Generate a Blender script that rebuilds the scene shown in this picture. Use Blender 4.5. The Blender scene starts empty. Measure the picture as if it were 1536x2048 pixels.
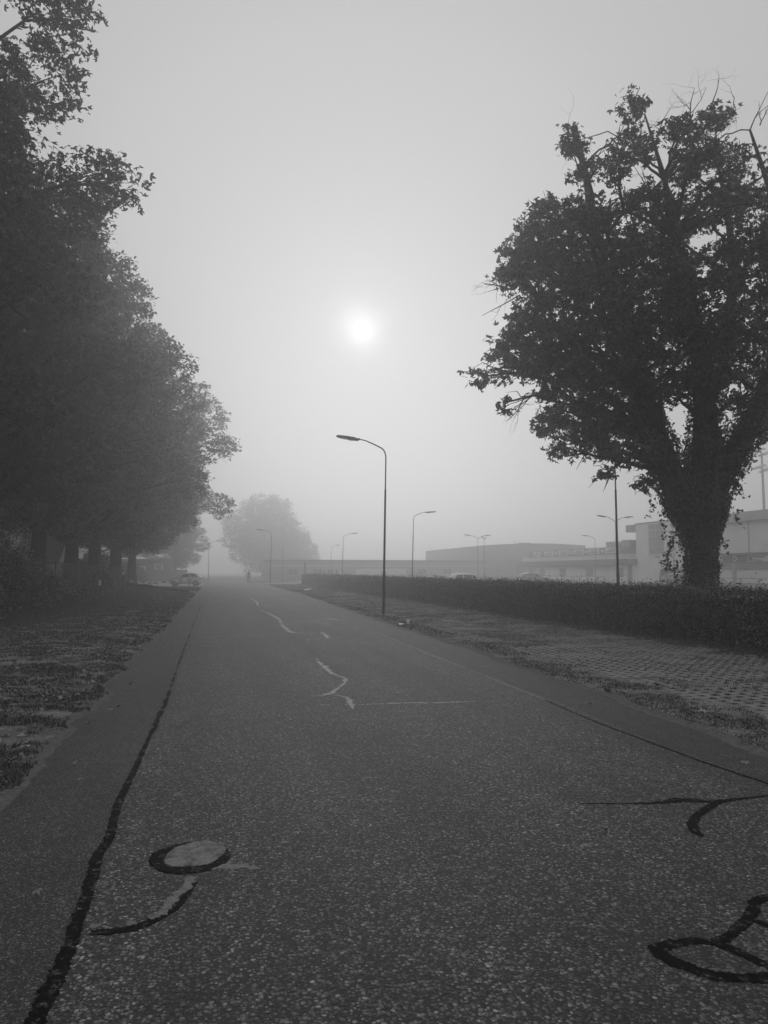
import bpy, math, random
import numpy as np
from mathutils import Vector

random.seed(7)
RNG = np.random.default_rng(11)
SC = bpy.context.scene
COL = SC.collection
R = math.radians

# ------------------------------------------------------------------ camera
FPX, PITCH, YAW, EYE = 1420.0, R(4.79), R(13.04), 1.6
cam = bpy.data.cameras.new('camera')
cam.sensor_fit = 'VERTICAL'
cam.sensor_height = 36.0
cam.lens = FPX / 2048.0 * 36.0
cam.clip_start, cam.clip_end = 0.05, 3000
camo = bpy.data.objects.new('camera', cam)
COL.objects.link(camo)
camo.location = (0, 0, EYE)
camo.rotation_euler = (R(90) + PITCH, 0, -YAW)
SC.camera = camo

# ------------------------------------------------------------------ sky, sun, exposure
SUN_EL, SUN_AZ = R(19.16), R(11.14)            # azimuth from +Y towards +X
SUN_DIR = Vector((math.cos(SUN_EL) * math.sin(SUN_AZ), math.cos(SUN_EL) * math.cos(SUN_AZ), math.sin(SUN_EL)))
SKY_STRENGTH = 0.1
world = bpy.data.worlds.new('World')
SC.world = world
world.use_nodes = True
nt = world.node_tree
N = nt.nodes
bg = N['Background']
sky = N.new('ShaderNodeTexSky')
sky.sky_type = 'NISHITA'
sky.sun_disc = False
sky.sun_elevation = SUN_EL
sky.sun_rotation = SUN_AZ
sky.dust_density = 6.0
sky.air_density = 1.0
bw = N.new('ShaderNodeRGBToBW')
nt.links.new(sky.outputs[0], bw.inputs[0])
def math_node(nodes, links, op, a, b=None, clamp=False):
    n = nodes.new('ShaderNodeMath'); n.operation = op; n.use_clamp = clamp
    for i, v in enumerate((a, b)):
        if v is None: continue
        if isinstance(v, (int, float)): n.inputs[i].default_value = v
        else: links.new(v, n.inputs[i])
    return n.outputs[0]
wm = lambda op, a, b=None, clamp=False: math_node(N, nt.links, op, a, b, clamp)
tc = N.new('ShaderNodeTexCoord')
dotn = N.new('ShaderNodeVectorMath'); dotn.operation = 'DOT_PRODUCT'
nrm = N.new('ShaderNodeVectorMath'); nrm.operation = 'NORMALIZE'
nt.links.new(tc.outputs['Generated'], nrm.inputs[0])
nt.links.new(nrm.outputs[0], dotn.inputs[0])
dotn.inputs[1].default_value = SUN_DIR
ang = wm('MULTIPLY', wm('ARCCOSINE', wm('MINIMUM', dotn.outputs['Value'], 0.999999)), 57.2958)
wn = N.new('ShaderNodeTexNoise'); wn.inputs['Scale'].default_value = 14; wn.inputs['Detail'].default_value = 3
nt.links.new(nrm.outputs[0], wn.inputs['Vector'])
ang2 = wm('ADD', ang, wm('MULTIPLY', wm('SUBTRACT', wn.outputs[0], 0.5), 1.6))
ang2 = wm('MAXIMUM', ang2, 0.0)
# the sun's disc seen through thin cloud and the bright ring round it
disc = wm('MULTIPLY', wm('POWER', 2.71828, wm('MULTIPLY', wm('POWER', wm('DIVIDE', ang2, 1.45), 1.8), -1.0)), 4.2)
ring = wm('MULTIPLY', wm('POWER', 2.71828, wm('MULTIPLY', wm('DIVIDE', ang2, 2.6), -1.0)), 2.4)
wide = wm('MULTIPLY', wm('POWER', 2.71828, wm('MULTIPLY', wm('DIVIDE', ang, 30.0), -1.0)), 0.1)
base = wm('ADD', wm('MULTIPLY', wm('MINIMUM', bw.outputs[0], 14.0), 0.07), 5.1)
tot = wm('ADD', wm('ADD', base, disc), wm('ADD', ring, wide))
nt.links.new(tot, bg.inputs['Color'])
bg.inputs['Strength'].default_value = SKY_STRENGTH

sl = bpy.data.lights.new('sun', 'SUN')
sl.energy = 0.48
sl.angle = R(24)
sl.color = (1, 1, 1)
slo = bpy.data.objects.new('sun', sl)
COL.objects.link(slo)
slo.rotation_euler = (-SUN_DIR).to_track_quat('-Z', 'Y').to_euler()

SC.view_settings.view_transform = 'Standard'
SC.view_settings.look = 'None'
SC.view_settings.exposure = -0.10
SC.view_settings.gamma = 1.0
SC.view_settings.use_curve_mapping = False
SC.render.engine = 'CYCLES'
cy = SC.cycles
cy.use_denoising = True
cy.max_bounces = 8
cy.diffuse_bounces = 3
cy.glossy_bounces = 2
cy.transmission_bounces = 4
cy.volume_bounces = 3
cy.caustics_reflective = False
cy.caustics_refractive = False
HAZE_DENSITY = 0.0067

# ------------------------------------------------------------------ where a photograph pixel meets the ground / a plane
def ray(x, y):
    u, v = x - 768.0, 1024.0 - y
    fw = FPX * math.cos(PITCH) - v * math.sin(PITCH)
    up = FPX * math.sin(PITCH) + v * math.cos(PITCH)
    return (fw * math.sin(YAW) + u * math.cos(YAW), fw * math.cos(YAW) - u * math.sin(YAW), up)
def gp(x, y, z=0.0):
    d = ray(x, y); t = (z - EYE) / d[2]
    return (d[0] * t, d[1] * t, z)
def at(x, y, Y):
    d = ray(x, y); t = Y / d[1]
    return np.array((d[0] * t, Y, EYE + d[2] * t))

# ------------------------------------------------------------------ materials (all grey: the photograph has no colour)
def mat(name):
    m = bpy.data.materials.new(name); m.use_nodes = True
    return m, m.node_tree, m.node_tree.nodes['Principled BSDF']
def ramp(t, src, stops):
    r = t.nodes.new('ShaderNodeValToRGB')
    e = r.color_ramp.elements
    while len(e) < len(stops): e.new(0.5)
    for el, (p, v) in zip(e, stops): el.position = p; el.color = (v, v, v, 1)
    t.links.new(src, r.inputs[0])
    return r.outputs[0]
def tex(t, kind, scale, vec=None, **kw):
    n = t.nodes.new(kind); n.inputs['Scale'].default_value = scale
    for k, v in kw.items():
        if k in n.inputs: n.inputs[k].default_value = v
        else: setattr(n, k, v)
    if vec is not None: t.links.new(vec, n.inputs['Vector'])
    return n
def objco(t):
    return t.nodes.new('ShaderNodeTexCoord').outputs['Object']
def mixc(t, f, a, b, mode='MIX'):
    m = t.nodes.new('ShaderNodeMix'); m.data_type = 'RGBA'; m.blend_type = mode
    for s, v in ((0, f), (6, a), (7, b)):
        if isinstance(v, (int, float)):
            m.inputs[s].default_value = v if s == 0 else (v, v, v, 1)
        else: t.links.new(v, m.inputs[s])
    return m.outputs[2]
def bump(t, b, h, strength, dist):
    n = t.nodes.new('ShaderNodeBump'); n.inputs['Strength'].default_value = strength; n.inputs['Distance'].default_value = dist
    t.links.new(h, n.inputs['Height']); t.links.new(n.outputs[0], b.inputs['Normal'])
def plain(name, v, rough=0.6, metal=0.0, noise=0.25, scale=6.0, spec=0.5):
    m, t, b = mat(name)
    n = tex(t, 'ShaderNodeTexNoise', scale, objco(t), Detail=6.0)
    t.links.new(ramp(t, n.outputs[0], [(0.25, v * (1 - noise)), (0.75, v * (1 + noise))]), b.inputs['Base Color'])
    b.inputs['Roughness'].default_value = rough; b.inputs['Metallic'].default_value = metal
    b.inputs['Specular IOR Level'].default_value = spec
    return m
def leafy(name, lo, hi, rough=0.5, spec=0.4, trans=0.0, few=False):
    m, t, b = mat(name)
    g = t.nodes.new('ShaderNodeNewGeometry')
    t.links.new(ramp(t, g.outputs['Random Per Island'], [(0.0, lo), (0.72, lo + (hi - lo) * .2), (1.0, hi)] if few else [(0.0, lo), (1.0, hi)]), b.inputs['Base Color'])
    b.inputs['Roughness'].default_value = rough
    b.inputs['Specular IOR Level'].default_value = spec
    if trans:
        tr = t.nodes.new('ShaderNodeBsdfTranslucent'); tr.inputs[0].default_value = (trans, trans, trans, 1)
        ad = t.nodes.new('ShaderNodeAddShader')
        out = t.nodes['Material Output']
        t.links.new(b.outputs[0], ad.inputs[0]); t.links.new(tr.outputs[0], ad.inputs[1]); t.links.new(ad.outputs[0], out.inputs[0])
    return m

def asphalt(name, cell, dark, light, edge, patch, rough):
    m, t, b = mat(name)
    co = objco(t)
    warp = tex(t, 'ShaderNodeTexNoise', 30, co, Detail=2.0)
    va = t.nodes.new('ShaderNodeVectorMath'); va.operation = 'MULTIPLY_ADD'
    t.links.new(warp.outputs['Color'], va.inputs[0]); va.inputs[1].default_value = (0.012,) * 3
    t.links.new(co, va.inputs[2])
    warp2 = tex(t, 'ShaderNodeTexNoise', 1.3 / cell, co, Detail=2.0)
    vb = t.nodes.new('ShaderNodeVectorMath'); vb.operation = 'MULTIPLY_ADD'
    t.links.new(warp2.outputs['Color'], vb.inputs[0]); vb.inputs[1].default_value = (cell * 0.8,) * 3
    t.links.new(va.outputs[0], vb.inputs[2]); va = vb
    v1 = tex(t, 'ShaderNodeTexVoronoi', 1 / cell, va.outputs[0])
    v1.inputs['Randomness'].default_value = 1.0
    v2 = tex(t, 'ShaderNodeTexVoronoi', 1 / (cell * 0.45), va.outputs[0])
    sep = t.nodes.new('ShaderNodeSeparateColor'); t.links.new(v1.outputs['Color'], sep.inputs[0])
    sep2 = t.nodes.new('ShaderNodeSeparateColor'); t.links.new(v2.outputs['Color'], sep2.inputs[0])
    stone = ramp(t, sep.outputs[0], [(0.0, light * .08), (0.3, light * .2), (0.6, light * 0.38), (0.88, light * .6), (1.0, light * 1.1)])
    fine = ramp(t, sep2.outputs[0], [(0.0, dark * 0.6), (1.0, light * 0.1)])
    sized = math_node(t.nodes, t.links, 'ADD', v1.outputs['Distance'], math_node(t.nodes, t.links, 'MULTIPLY', math_node(t.nodes, t.links, 'SUBTRACT', sep.outputs[1], 0.5), 0.34))
    shape = ramp(t, sized, [(0.0, 1.0), (0.36, 0.95), (0.55, 0.0)])
    c = mixc(t, shape, fine, stone)
    mp = t.nodes.new('ShaderNodeMapping'); mp.inputs['Scale'].default_value = (1.5, 0.12, 1); t.links.new(co, mp.inputs[0])
    track = tex(t, 'ShaderNodeTexNoise', 1.0, mp.outputs[0], Detail=5.0, Roughness=0.6)
    c = mixc(t, 1.0, c, ramp(t, track.outputs[0], [(0.35, 0.72), (0.65, 1.25)]), 'MULTIPLY')
    big = tex(t, 'ShaderNodeTexNoise', 0.55, co, Detail=8.0, Roughness=0.65)
    mid = tex(t, 'ShaderNodeTexNoise', 5.0, co, Detail=5.0, Roughness=0.6)
    c = mixc(t, 1.0, c, ramp(t, big.outputs[0], [(0.3, 1 - patch), (0.7, 1 + patch)]), 'MULTIPLY')
    c = mixc(t, 1.0, c, ramp(t, mid.outputs[0], [(0.3, 0.8), (0.7, 1.2)]), 'MULTIPLY')
    t.links.new(c, b.inputs['Base Color'])
    b.inputs['Roughness'].default_value = rough
    b.inputs['Specular IOR Level'].default_value = 0.37
    h = mixc(t, 0.35, ramp(t, v1.outputs['Distance'], [(0.0, 1.0), (0.7, 0.0)]), ramp(t, v2.outputs['Distance'], [(0.0, 1.0), (0.7, 0.0)]))
    bump(t, b, h, edge, 0.006)
    return m

M = {}
M['lane'] = asphalt('lane_asphalt', 0.0165, 0.005, 0.31, 0.8, 0.25, 0.68)
M['strip'] = asphalt('edge_asphalt', 0.010, 0.009, 0.22, 0.7, 0.2, 0.68)
M['tar_smooth'] = plain('tar_smooth', 0.008, 0.55, noise=0.5, scale=14, spec=0.35)
def tar_mat():
    m, t, b = mat('tar')
    co = objco(t)
    v = tex(t, 'ShaderNodeTexVoronoi', 75, co)
    sep = t.nodes.new('ShaderNodeSeparateColor'); t.links.new(v.outputs['Color'], sep.inputs[0])
    n = tex(t, 'ShaderNodeTexNoise', 18, co, Detail=6.0, Roughness=0.7)
    c = mixc(t, ramp(t, n.outputs[0], [(0.5, 0.0), (0.62, 1.0)]), 0.005, ramp(t, sep.outputs[0], [(0.35, 0.008), (0.7, 0.05), (1.0, 0.13)]))
    t.links.new(c, b.inputs['Base Color'])
    b.inputs['Roughness'].default_value = 0.7; b.inputs['Specular IOR Level'].default_value = 0.04
    bump(t, b, mixc(t, 0.5, n.outputs[0], v.outputs['Distance']), 0.5, 0.004)
    return m
M['tar'] = tar_mat()
def worn_sheen_tar(name, k):
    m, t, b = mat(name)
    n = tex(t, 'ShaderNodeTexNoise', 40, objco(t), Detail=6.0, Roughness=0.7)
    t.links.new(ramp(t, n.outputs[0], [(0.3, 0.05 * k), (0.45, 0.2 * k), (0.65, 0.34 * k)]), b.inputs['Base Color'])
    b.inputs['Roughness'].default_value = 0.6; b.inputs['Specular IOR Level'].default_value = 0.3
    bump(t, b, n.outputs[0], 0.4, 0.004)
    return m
M['worn_sheen_tar'] = worn_sheen_tar('worn_sheen_tar', 1.0)  # worn tar, its base colour raised to carry sky sheen
M['worn_sheen_dim'] = worn_sheen_tar('dusty_tar_sheen', 0.5)  # dusty worn tar near by; also the painted glint of the far seam
def patch_mat():
    m, t, b = mat('patch_mortar')
    co = objco(t)
    n = tex(t, 'ShaderNodeTexNoise', 13, co, Detail=10.0, Roughness=0.8)
    f = tex(t, 'ShaderNodeTexNoise', 160, co, Detail=3.0)
    c = mixc(t, 1.0, ramp(t, n.outputs[0], [(0.42, 0.03), (0.49, 0.12), (0.58, 0.18)]), ramp(t, f.outputs[0], [(0.3, 0.7), (0.6, 1.15)]), 'MULTIPLY')
    t.links.new(c, b.inputs['Base Color']); b.inputs['Roughness'].default_value = 0.7
    bump(t, b, f.outputs[0], 0.5, 0.003)
    return m
M['mortar'] = patch_mat()
def soil(name, lo, mid_, hi, gr, sand_x=None, side=1):
    m, t, b = mat(name)
    co = objco(t)
    n = tex(t, 'ShaderNodeTexNoise', 1.3, co, Detail=9.0, Roughness=0.72)
    f = tex(t, 'ShaderNodeTexNoise', 26, co, Detail=7.0, Roughness=0.75)
    g = tex(t, 'ShaderNodeTexNoise', 90, co, Detail=4.0)
    c = mixc(t, ramp(t, n.outputs[0], [(0.42, 0.0), (0.58, 1.0)]), ramp(t, f.outputs[0], [(0.3, gr * 0.5), (0.7, gr * 1.5)]), ramp(t, f.outputs[0], [(0.3, lo), (0.5, mid_), (0.68, hi)]))
    c = mixc(t, 1.0, c, ramp(t, g.outputs[0], [(0.3, 0.6), (0.7, 1.35)]), 'MULTIPLY')
    t.links.new(c, b.inputs['Base Color']); b.inputs['Roughness'].default_value = 0.85
    b.inputs['Specular IOR Level'].default_value = 0.25
    bump(t, b, mixc(t, 0.4, f.outputs[0], g.outputs[0]), 0.9, 0.03)
    return m
M['soil'] = soil('verge_soil', 0.10, 0.19, 0.30, 0.06)
M['soil_right'] = soil('paver_soil', 0.11, 0.19, 0.28, 0.09)
M['field'] = soil('field_grass', 0.05, 0.08, 0.12, 0.05)
M['sand'] = plain('loose_sand', 0.10, 0.9, noise=0.5, scale=22, spec=0.15)
M['paver'] = plain('concrete_paver', 0.20, 0.85, noise=0.4, scale=14, spec=0.2)
M['carpark'] = plain('car_park_surface', 0.2, 0.7, noise=0.2, scale=1.2)
M['grass'] = leafy('grass_blades', 0.03, 0.11, 0.5, 0.3)
M['grass_dark'] = leafy('hole_grass_blades', 0.015, 0.05, 0.6, 0.2)
M['grass_pale'] = leafy('dry_grass_blades', 0.12, 0.3, 0.5, 0.3)
M['maple'] = leafy('maple_leaves', 0.02, 0.075, 0.5, 0.3, 0.012)
M['oak'] = leafy('oak_leaves', 0.025, 0.16, 0.5, 0.3, 0.012)
M['hedge'] = leafy('hedge_leaves', 0.01, 0.22, 0.4, 0.5, few=True)
M['ivy'] = leafy('ivy_leaves', 0.012, 0.035, 0.4, 0.35)
M['shrub'] = leafy('shrub_leaves', 0.015, 0.28, 0.36, 0.5, few=True)
M['litter'] = leafy('fallen_leaves', 0.05, 0.3, 0.6, 0.3)
M['core'] = plain('dark_shade_core', 0.012, 0.9, spec=0.1)
def bark_mat():
    m, t, b = mat('bark')
    co = objco(t)
    mp = t.nodes.new('ShaderNodeMapping'); mp.inputs['Scale'].default_value = (9, 9, 1.6); t.links.new(co, mp.inputs[0])
    n = tex(t, 'ShaderNodeTexNoise', 2.2, mp.outputs[0], Detail=8.0, Roughness=0.7)
    t.links.new(ramp(t, n.outputs[0], [(0.3, 0.015), (0.7, 0.06)]), b.inputs['Base Color'])
    b.inputs['Roughness'].default_value = 0.9; b.inputs['Specular IOR Level'].default_value = 0.2
    bump(t, b, n.outputs[0], 0.9, 0.05)
    return m
M['bark'] = bark_mat()
M['pole'] = plain('painted_steel_dark', 0.02, 0.5, noise=0.3, scale=3)
M['pole_grey'] = plain('galvanised_steel', 0.16, 0.5, metal=0.4, noise=0.2)
M['wall_light'] = plain('light_render', 0.78, 0.85, noise=0.06, scale=0.6)
M['wall_mid'] = plain('grey_cladding', 0.45, 0.7, noise=0.08, scale=0.7)
M['wall_dark'] = plain('dark_brick', 0.12, 0.85, noise=0.2, scale=2)
M['fascia'] = plain('fascia_dark', 0.16, 0.6, noise=0.08)
M['panel_white'] = plain('white_panel', 0.75, 0.5, noise=0.05)
M['panel_grey'] = plain('grey_panel', 0.3, 0.6, noise=0.08)
M['letter'] = plain('lettering_dark', 0.1, 0.6, noise=0.05)
M['roof'] = plain('roof_felt', 0.1, 0.8)
M['warehouse'] = plain('warehouse_cladding', 0.2, 0.7, noise=0.1, scale=0.4)
M['timber'] = plain('weathered_timber', 0.045, 0.8, noise=0.5, scale=9)
M['timber_pale'] = plain('pale_timber', 0.35, 0.8, noise=0.3, scale=9)
M['paper'] = plain('white_paper', 0.8, 0.7, noise=0.05)
M['rubber'] = plain('rubber', 0.02, 0.7)
M['chrome'] = plain('alloy', 0.4, 0.35, metal=0.8)
M['cloth'] = plain('dark_clothing', 0.02, 0.9)
M['skin'] = plain('skin', 0.3, 0.6)
M['lens'] = plain('lamp_lens', 0.55, 0.2)
M['tail'] = plain('tail_light', 0.15, 0.25)
def glass():
    m, t, b = mat('window_glass')
    n = tex(t, 'ShaderNodeTexNoise', 0.8, objco(t))
    t.links.new(ramp(t, n.outputs[0], [(0.3, 0.02), (0.7, 0.05)]), b.inputs['Base Color'])
    b.inputs['Roughness'].default_value = 0.08
    return m
M['glass'] = glass()
M['car_glass'] = plain('car_glass', 0.03, 0.4, spec=0.3)
M['glass_pale'] = plain('window_blind', 0.3, 0.15, noise=0.1)
M['car_white'] = plain('paint_white', 0.65, 0.5, noise=0.03)
M['car_grey'] = plain('paint_grey', 0.17, 0.3, noise=0.05)
M['car_dark'] = plain('paint_dark', 0.05, 0.3, noise=0.05)

# ------------------------------------------------------------------ helpers
def tag(o, label=None, cat=None, group=None, kind=None):
    if label: o['label'] = label
    if cat: o['category'] = cat
    if group: o['group'] = group
    if kind: o['kind'] = kind
    return o
def empty(name, loc=(0, 0, 0), rz=0.0):
    o = bpy.data.objects.new(name, None); COL.objects.link(o)
    o.location = loc; o.rotation_euler = (0, 0, rz)
    o.empty_display_size = 0.2
    return o
def link(name, me, m=None, parent=None, smooth=False):
    if m is not None and not me.materials: me.materials.append(m)
    me.polygons.foreach_set('use_smooth', np.full(len(me.polygons), bool(smooth)))
    o = bpy.data.objects.new(name, me); COL.objects.link(o)
    if parent: o.parent = parent
    return o
def np_mesh(name, V, F):
    """V (n,3); F list of (k,n) arrays of one polygon size each"""
    me = bpy.data.meshes.new(name)
    V = np.asarray(V, dtype=np.float32).reshape(-1, 3)
    F = [np.asarray(f, dtype=np.int32) for f in F if len(f)]
    me.vertices.add(len(V)); me.vertices.foreach_set('co', V.ravel())
    tot = np.concatenate([np.full(len(f), f.shape[1], np.int32) for f in F])
    idx = np.concatenate([f.ravel() for f in F])
    me.loops.add(len(idx)); me.loops.foreach_set('vertex_index', idx)
    me.polygons.add(len(tot))
    st = np.concatenate([[0], np.cumsum(tot)[:-1]]).astype(np.int32)
    me.polygons.foreach_set('loop_start', st); me.polygons.foreach_set('loop_total', tot)
    me.update(calc_edges=True); me.validate()
    return me
class MB:
    def __init__(s): s.v = []; s.f = []
    def poly(s, vs, fs):
        o = len(s.v); s.v += [tuple(map(float, p)) for p in vs]; s.f += [tuple(i + o for i in f) for f in fs]; return s
    def box(s, x0, x1, y0, y1, z0, z1):
        return s.poly([(x0, y0, z0), (x1, y0, z0), (x1, y1, z0), (x0, y1, z0), (x0, y0, z1), (x1, y0, z1), (x1, y1, z1), (x0, y1, z1)],
                      [(3, 2, 1, 0), (4, 5, 6, 7), (0, 1, 5, 4), (1, 2, 6, 5), (2, 3, 7, 6), (3, 0, 4, 7)])
    def bar(s, a, b, w, h=None):
        h = h or w
        a, b = Vector(a), Vector(b); d = (b - a).normalized()
        up = Vector((0, 0, 1)) if abs(d.z) < 0.95 else Vector((0, 1, 0))
        x = d.cross(up).normalized() * w / 2; z = x.cross(d).normalized() * h / 2
        vs = [p + i * x + j * z for p in (a, b) for i, j in ((-1, -1), (1, -1), (1, 1), (-1, 1))]
        return s.poly(vs, [(0, 1, 2, 3), (7, 6, 5, 4), (0, 4, 5, 1), (1, 5, 6, 2), (2, 6, 7, 3), (3, 7, 4, 0)])
    def tube(s, path, radii, n=8, cap=True, squash=1.0):
        P = [Vector(p) for p in path]
        prev = None; rings = []
        for i, p in enumerate(P):
            d = (P[min(i + 1, len(P) - 1)] - P[max(i - 1, 0)]).normalized()
            if prev is None:
                u = d.orthogonal().normalized()
            else:
                u = (prev - d * prev.dot(d)).normalized()
            prev = u; w = d.cross(u)
            rings.append([p + (u * math.cos(2 * math.pi * k / n) + w * math.sin(2 * math.pi * k / n) * squash) * radii[i] for k in range(n)])
        vs = [q for r_ in rings for q in r_]
        fs = [(i * n + k, i * n + (k + 1) % n, (i + 1) * n + (k + 1) % n, (i + 1) * n + k) for i in range(len(P) - 1) for k in range(n)]
        if cap: fs += [tuple(range(n - 1, -1, -1)), tuple(range((len(P) - 1) * n, len(P) * n))]
        return s.poly(vs, fs)
    def build(s, name, m, parent=None, smooth=False):
        me = bpy.data.meshes.new(name); me.from_pydata(s.v, [], s.f); me.update()
        return link(name, me, m, parent, smooth)
def children(o): return [c for c in bpy.data.objects if c.parent == o]
def copy_tree(o, parent=None):
    c = o.copy(); COL.objects.link(c)
    if parent: c.parent = parent
    for ch in children(o): copy_tree(ch, c)
    return c
def vnoise(x, y, seed=0):
    """smooth value noise on arrays, 0..1"""
    xi, yi = np.floor(x).astype(np.int64), np.floor(y).astype(np.int64)
    fx, fy = x - xi, y - yi
    fx, fy = fx * fx * (3 - 2 * fx), fy * fy * (3 - 2 * fy)
    def h(a, b):
        n = (a * 374761393 + b * 668265263 + seed * 974711) & 0x7fffffff
        n = ((n ^ (n >> 13)) * 1274126177) & 0x7fffffff
        return ((n ^ (n >> 16)) & 0xffff) / 65535.0
    return (h(xi, yi) * (1 - fx) + h(xi + 1, yi) * fx) * (1 - fy) + (h(xi, yi + 1) * (1 - fx) + h(xi + 1, yi + 1) * fx) * fy
def fbm(x, y, seed=0, oct_=4):
    v, a, s = 0, 0.5, 0
    for i in range(oct_):
        v = v + a * vnoise(x * 2 ** i, y * 2 ** i, seed + i); s += a; a *= 0.5
    return v / s
def unit(a): return a / np.maximum(np.linalg.norm(a, axis=-1, keepdims=True), 1e-9)

def maple_leaf():
    v = [(0, 0, 0)]; f = []
    for a, l, w in ((0, 1.0, 0.2), (R(52), 0.78, 0.2), (-R(52), 0.78, 0.2)):
        c, s = math.cos(a), math.sin(a)
        o = len(v)
        for x, y, z in ((0.5 * l, -w, 0.04), (l, 0, -0.12), (0.5 * l, w, 0.04)):
            v.append((x * c - y * s, x * s + y * c, z))
        f.append((0, o, o + 1, o + 2))
    return np.array(v) - np.array((0.3, 0, 0)), np.array(f)
def oak_leaf():
    v = [(0, 0, 0), (0.35, -0.26, 0.05), (0.8, -0.2, 0.0), (1, 0, -0.1), (0.75, 0.24, 0.0), (0.3, 0.22, 0.05)]
    return np.array(v) - np.array((0.5, 0, 0)), np.array([(0, 1, 2, 3), (0, 3, 4, 5)])
def small_leaf():
    v = [(0, 0, 0), (0.5, -0.3, 0.08), (1, 0, -0.08), (0.5, 0.3, 0.08)]
    return np.array(v) - np.array((0.5, 0, 0)), np.array([(0, 1, 2, 3)])
def ivy_leaf():
    v = [(0, 0, 0), (0.15, -0.45, 0), (1, 0, -0.05), (0.15, 0.45, 0)]
    return np.array(v) - np.array((0.4, 0, 0)), np.array([(0, 1, 2, 3)])
def scatter(tmpl, P, nrm_, size, rng):
    T, F = tmpl
    n = len(P)
    ez = unit(nrm_)
    a = rng.normal(size=(n, 3)); ex = unit(a - ez * (a * ez).sum(1, keepdims=True)); ey = np.cross(ez, ex)
    s = np.asarray(size).reshape(-1, 1, 1)
    V = P[:, None, :] + s * (T[None, :, 0:1] * ex[:, None, :] + T[None, :, 1:2] * ey[:, None, :] + T[None, :, 2:3] * ez[:, None, :])
    FF = (F[None, :, :] + (np.arange(n) * len(T))[:, None, None]).reshape(-1, F.shape[1])
    return V.reshape(-1, 3), FF
def clump_leaves(centres, radii, per_m2, spray_r, leaves_per_spray, size, rng, up=0.7, flat=0.45, shell=0.5):
    """sprays of leaves hung through ellipsoid clumps, more of them near each clump's surface"""
    Ps = []
    for c, r in zip(centres, radii):
        ns = max(3, int(4 * math.pi * r * r * per_m2))
        d = unit(rng.normal(size=(ns, 3)))
        rad = r * (shell + (1 - shell) * rng.random((ns, 1)) ** 0.6)
        S = np.asarray(c) + d * rad * np.array((1, 1, 0.85))
        k = leaves_per_spray
        off = rng.normal(size=(ns, k, 3)) * np.array((spray_r, spray_r, spray_r * flat))
        Ps.append((S[:, None, :] + off).reshape(-1, 3))
    P = np.concatenate(Ps)
    nn = rng.normal(size=P.shape) * 0.6 + np.array((0, 0, up))
    return P, nn, size * (0.65 + 0.7 * rng.random(len(P)))
def dead_twig(mb, p, d, length, r, depth, rng):
    p = np.asarray(p, float); d = unit(np.asarray(d, float))
    pts, rad = [p], [r]
    for i in range(4):
        d = unit(d + rng.normal(size=3) * 0.22)
        p = p + d * length / 4
        pts.append(p); rad.append(r * (1 - 0.18 * (i + 1)))
    mb.tube(pts, rad, 4)
    if depth > 0:
        for i in (1, 2, 3, 4):
            if rng.random() < 0.75:
                dead_twig(mb, pts[i], d + rng.normal(size=3) * 0.75, length * (0.45 + 0.25 * rng.random()), rad[i] * 0.65, depth - 1, rng)
def curve_pts(a, b, sag, n, rng, wob=0.08):
    a, b = np.asarray(a, float), np.asarray(b, float)
    L = np.linalg.norm(b - a)
    out = []
    for i in range(n + 1):
        t = i / n
        p = a + (b - a) * t + np.array((0, 0, sag * L * math.sin(math.pi * t)))
        if 0 < i < n: p = p + rng.normal(size=3) * wob * L / n * 1.2
        out.append(p)
    return out

# ------------------------------------------------------------------ ground
MB().box(-690, 690, -180, 690, -0.6, -0.05).build('ground', M['field']).__setitem__('kind', 'structure')
o = MB().box(12.2, 60, -30, 127.6, -0.045, -0.02).build('car_park', M['carpark']); o['kind'] = 'structure'
o = MB().box(-30, -9.2, 76, 126, -0.045, -0.015).build('parking_area', M['carpark']); o['kind'] = 'structure'
o = MB().box(-9.2, -1.6, 74, 100, -0.045, -0.012).build('parking_entry', M['carpark']); o['kind'] = 'structure'
o = MB().box(5.9, 12.2, 92, 118, -0.045, -0.012).build('side_road', M['carpark']); o['kind'] = 'structure'

LEFT_EDGE, RIGHT_EDGE = -1.40, 5.2
def grid_sheet(name, xs, ys, zf, m, parent=None):
    X, Y = np.meshgrid(xs, ys)
    Z = zf(X, Y)
    if isinstance(Z, tuple): X, Y, Z = Z
    V = np.stack([X, Y, Z], -1).reshape(-1, 3)
    ny, nx = X.shape
    i = (np.arange(ny - 1)[:, None] * nx + np.arange(nx - 1)[None, :]).ravel()
    F = np.stack([i, i + 1, i + nx + 1, i + nx], 1)
    return link(name, np_mesh(name, V, [F]), m, parent, True)
road = MB().box(-1.9, 6.2, -8, 300, -0.04, 0.0).build('road', M['strip']); road['kind'] = 'structure'
# the coarser running lane lies proud of the older edge strips, its sides slightly wavy
ys = np.concatenate([np.arange(-8, 40, 0.12), np.arange(40, 300, 2.0)])
def lane_z(X, Y):
    t = (X + 0.62) / 4.70
    w = (fbm(Y * 0.9, Y * 0 + 3, 5) - 0.5) * 0.10
    X2 = X + w * (1 - t) + (fbm(Y * 0.8, Y * 0 + 9, 8) - 0.5) * 0.08 * t
    Z = 0.006 * np.minimum(1, np.minimum(t, 1 - t) / 0.01) + 0.02 * t * (1 - t) - 0.001
    return X2, Y, Z
lane = grid_sheet('lane', np.concatenate([[-0.62, -0.58], np.linspace(-0.5, 4.0, 12), [4.04, 4.08]]), ys, lane_z, M['lane'], road)
def lane_h(x):
    t = min(max((x + 0.62) / 4.70, 0), 1)
    return 0.02 * t * (1 - t) + 0.006

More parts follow.
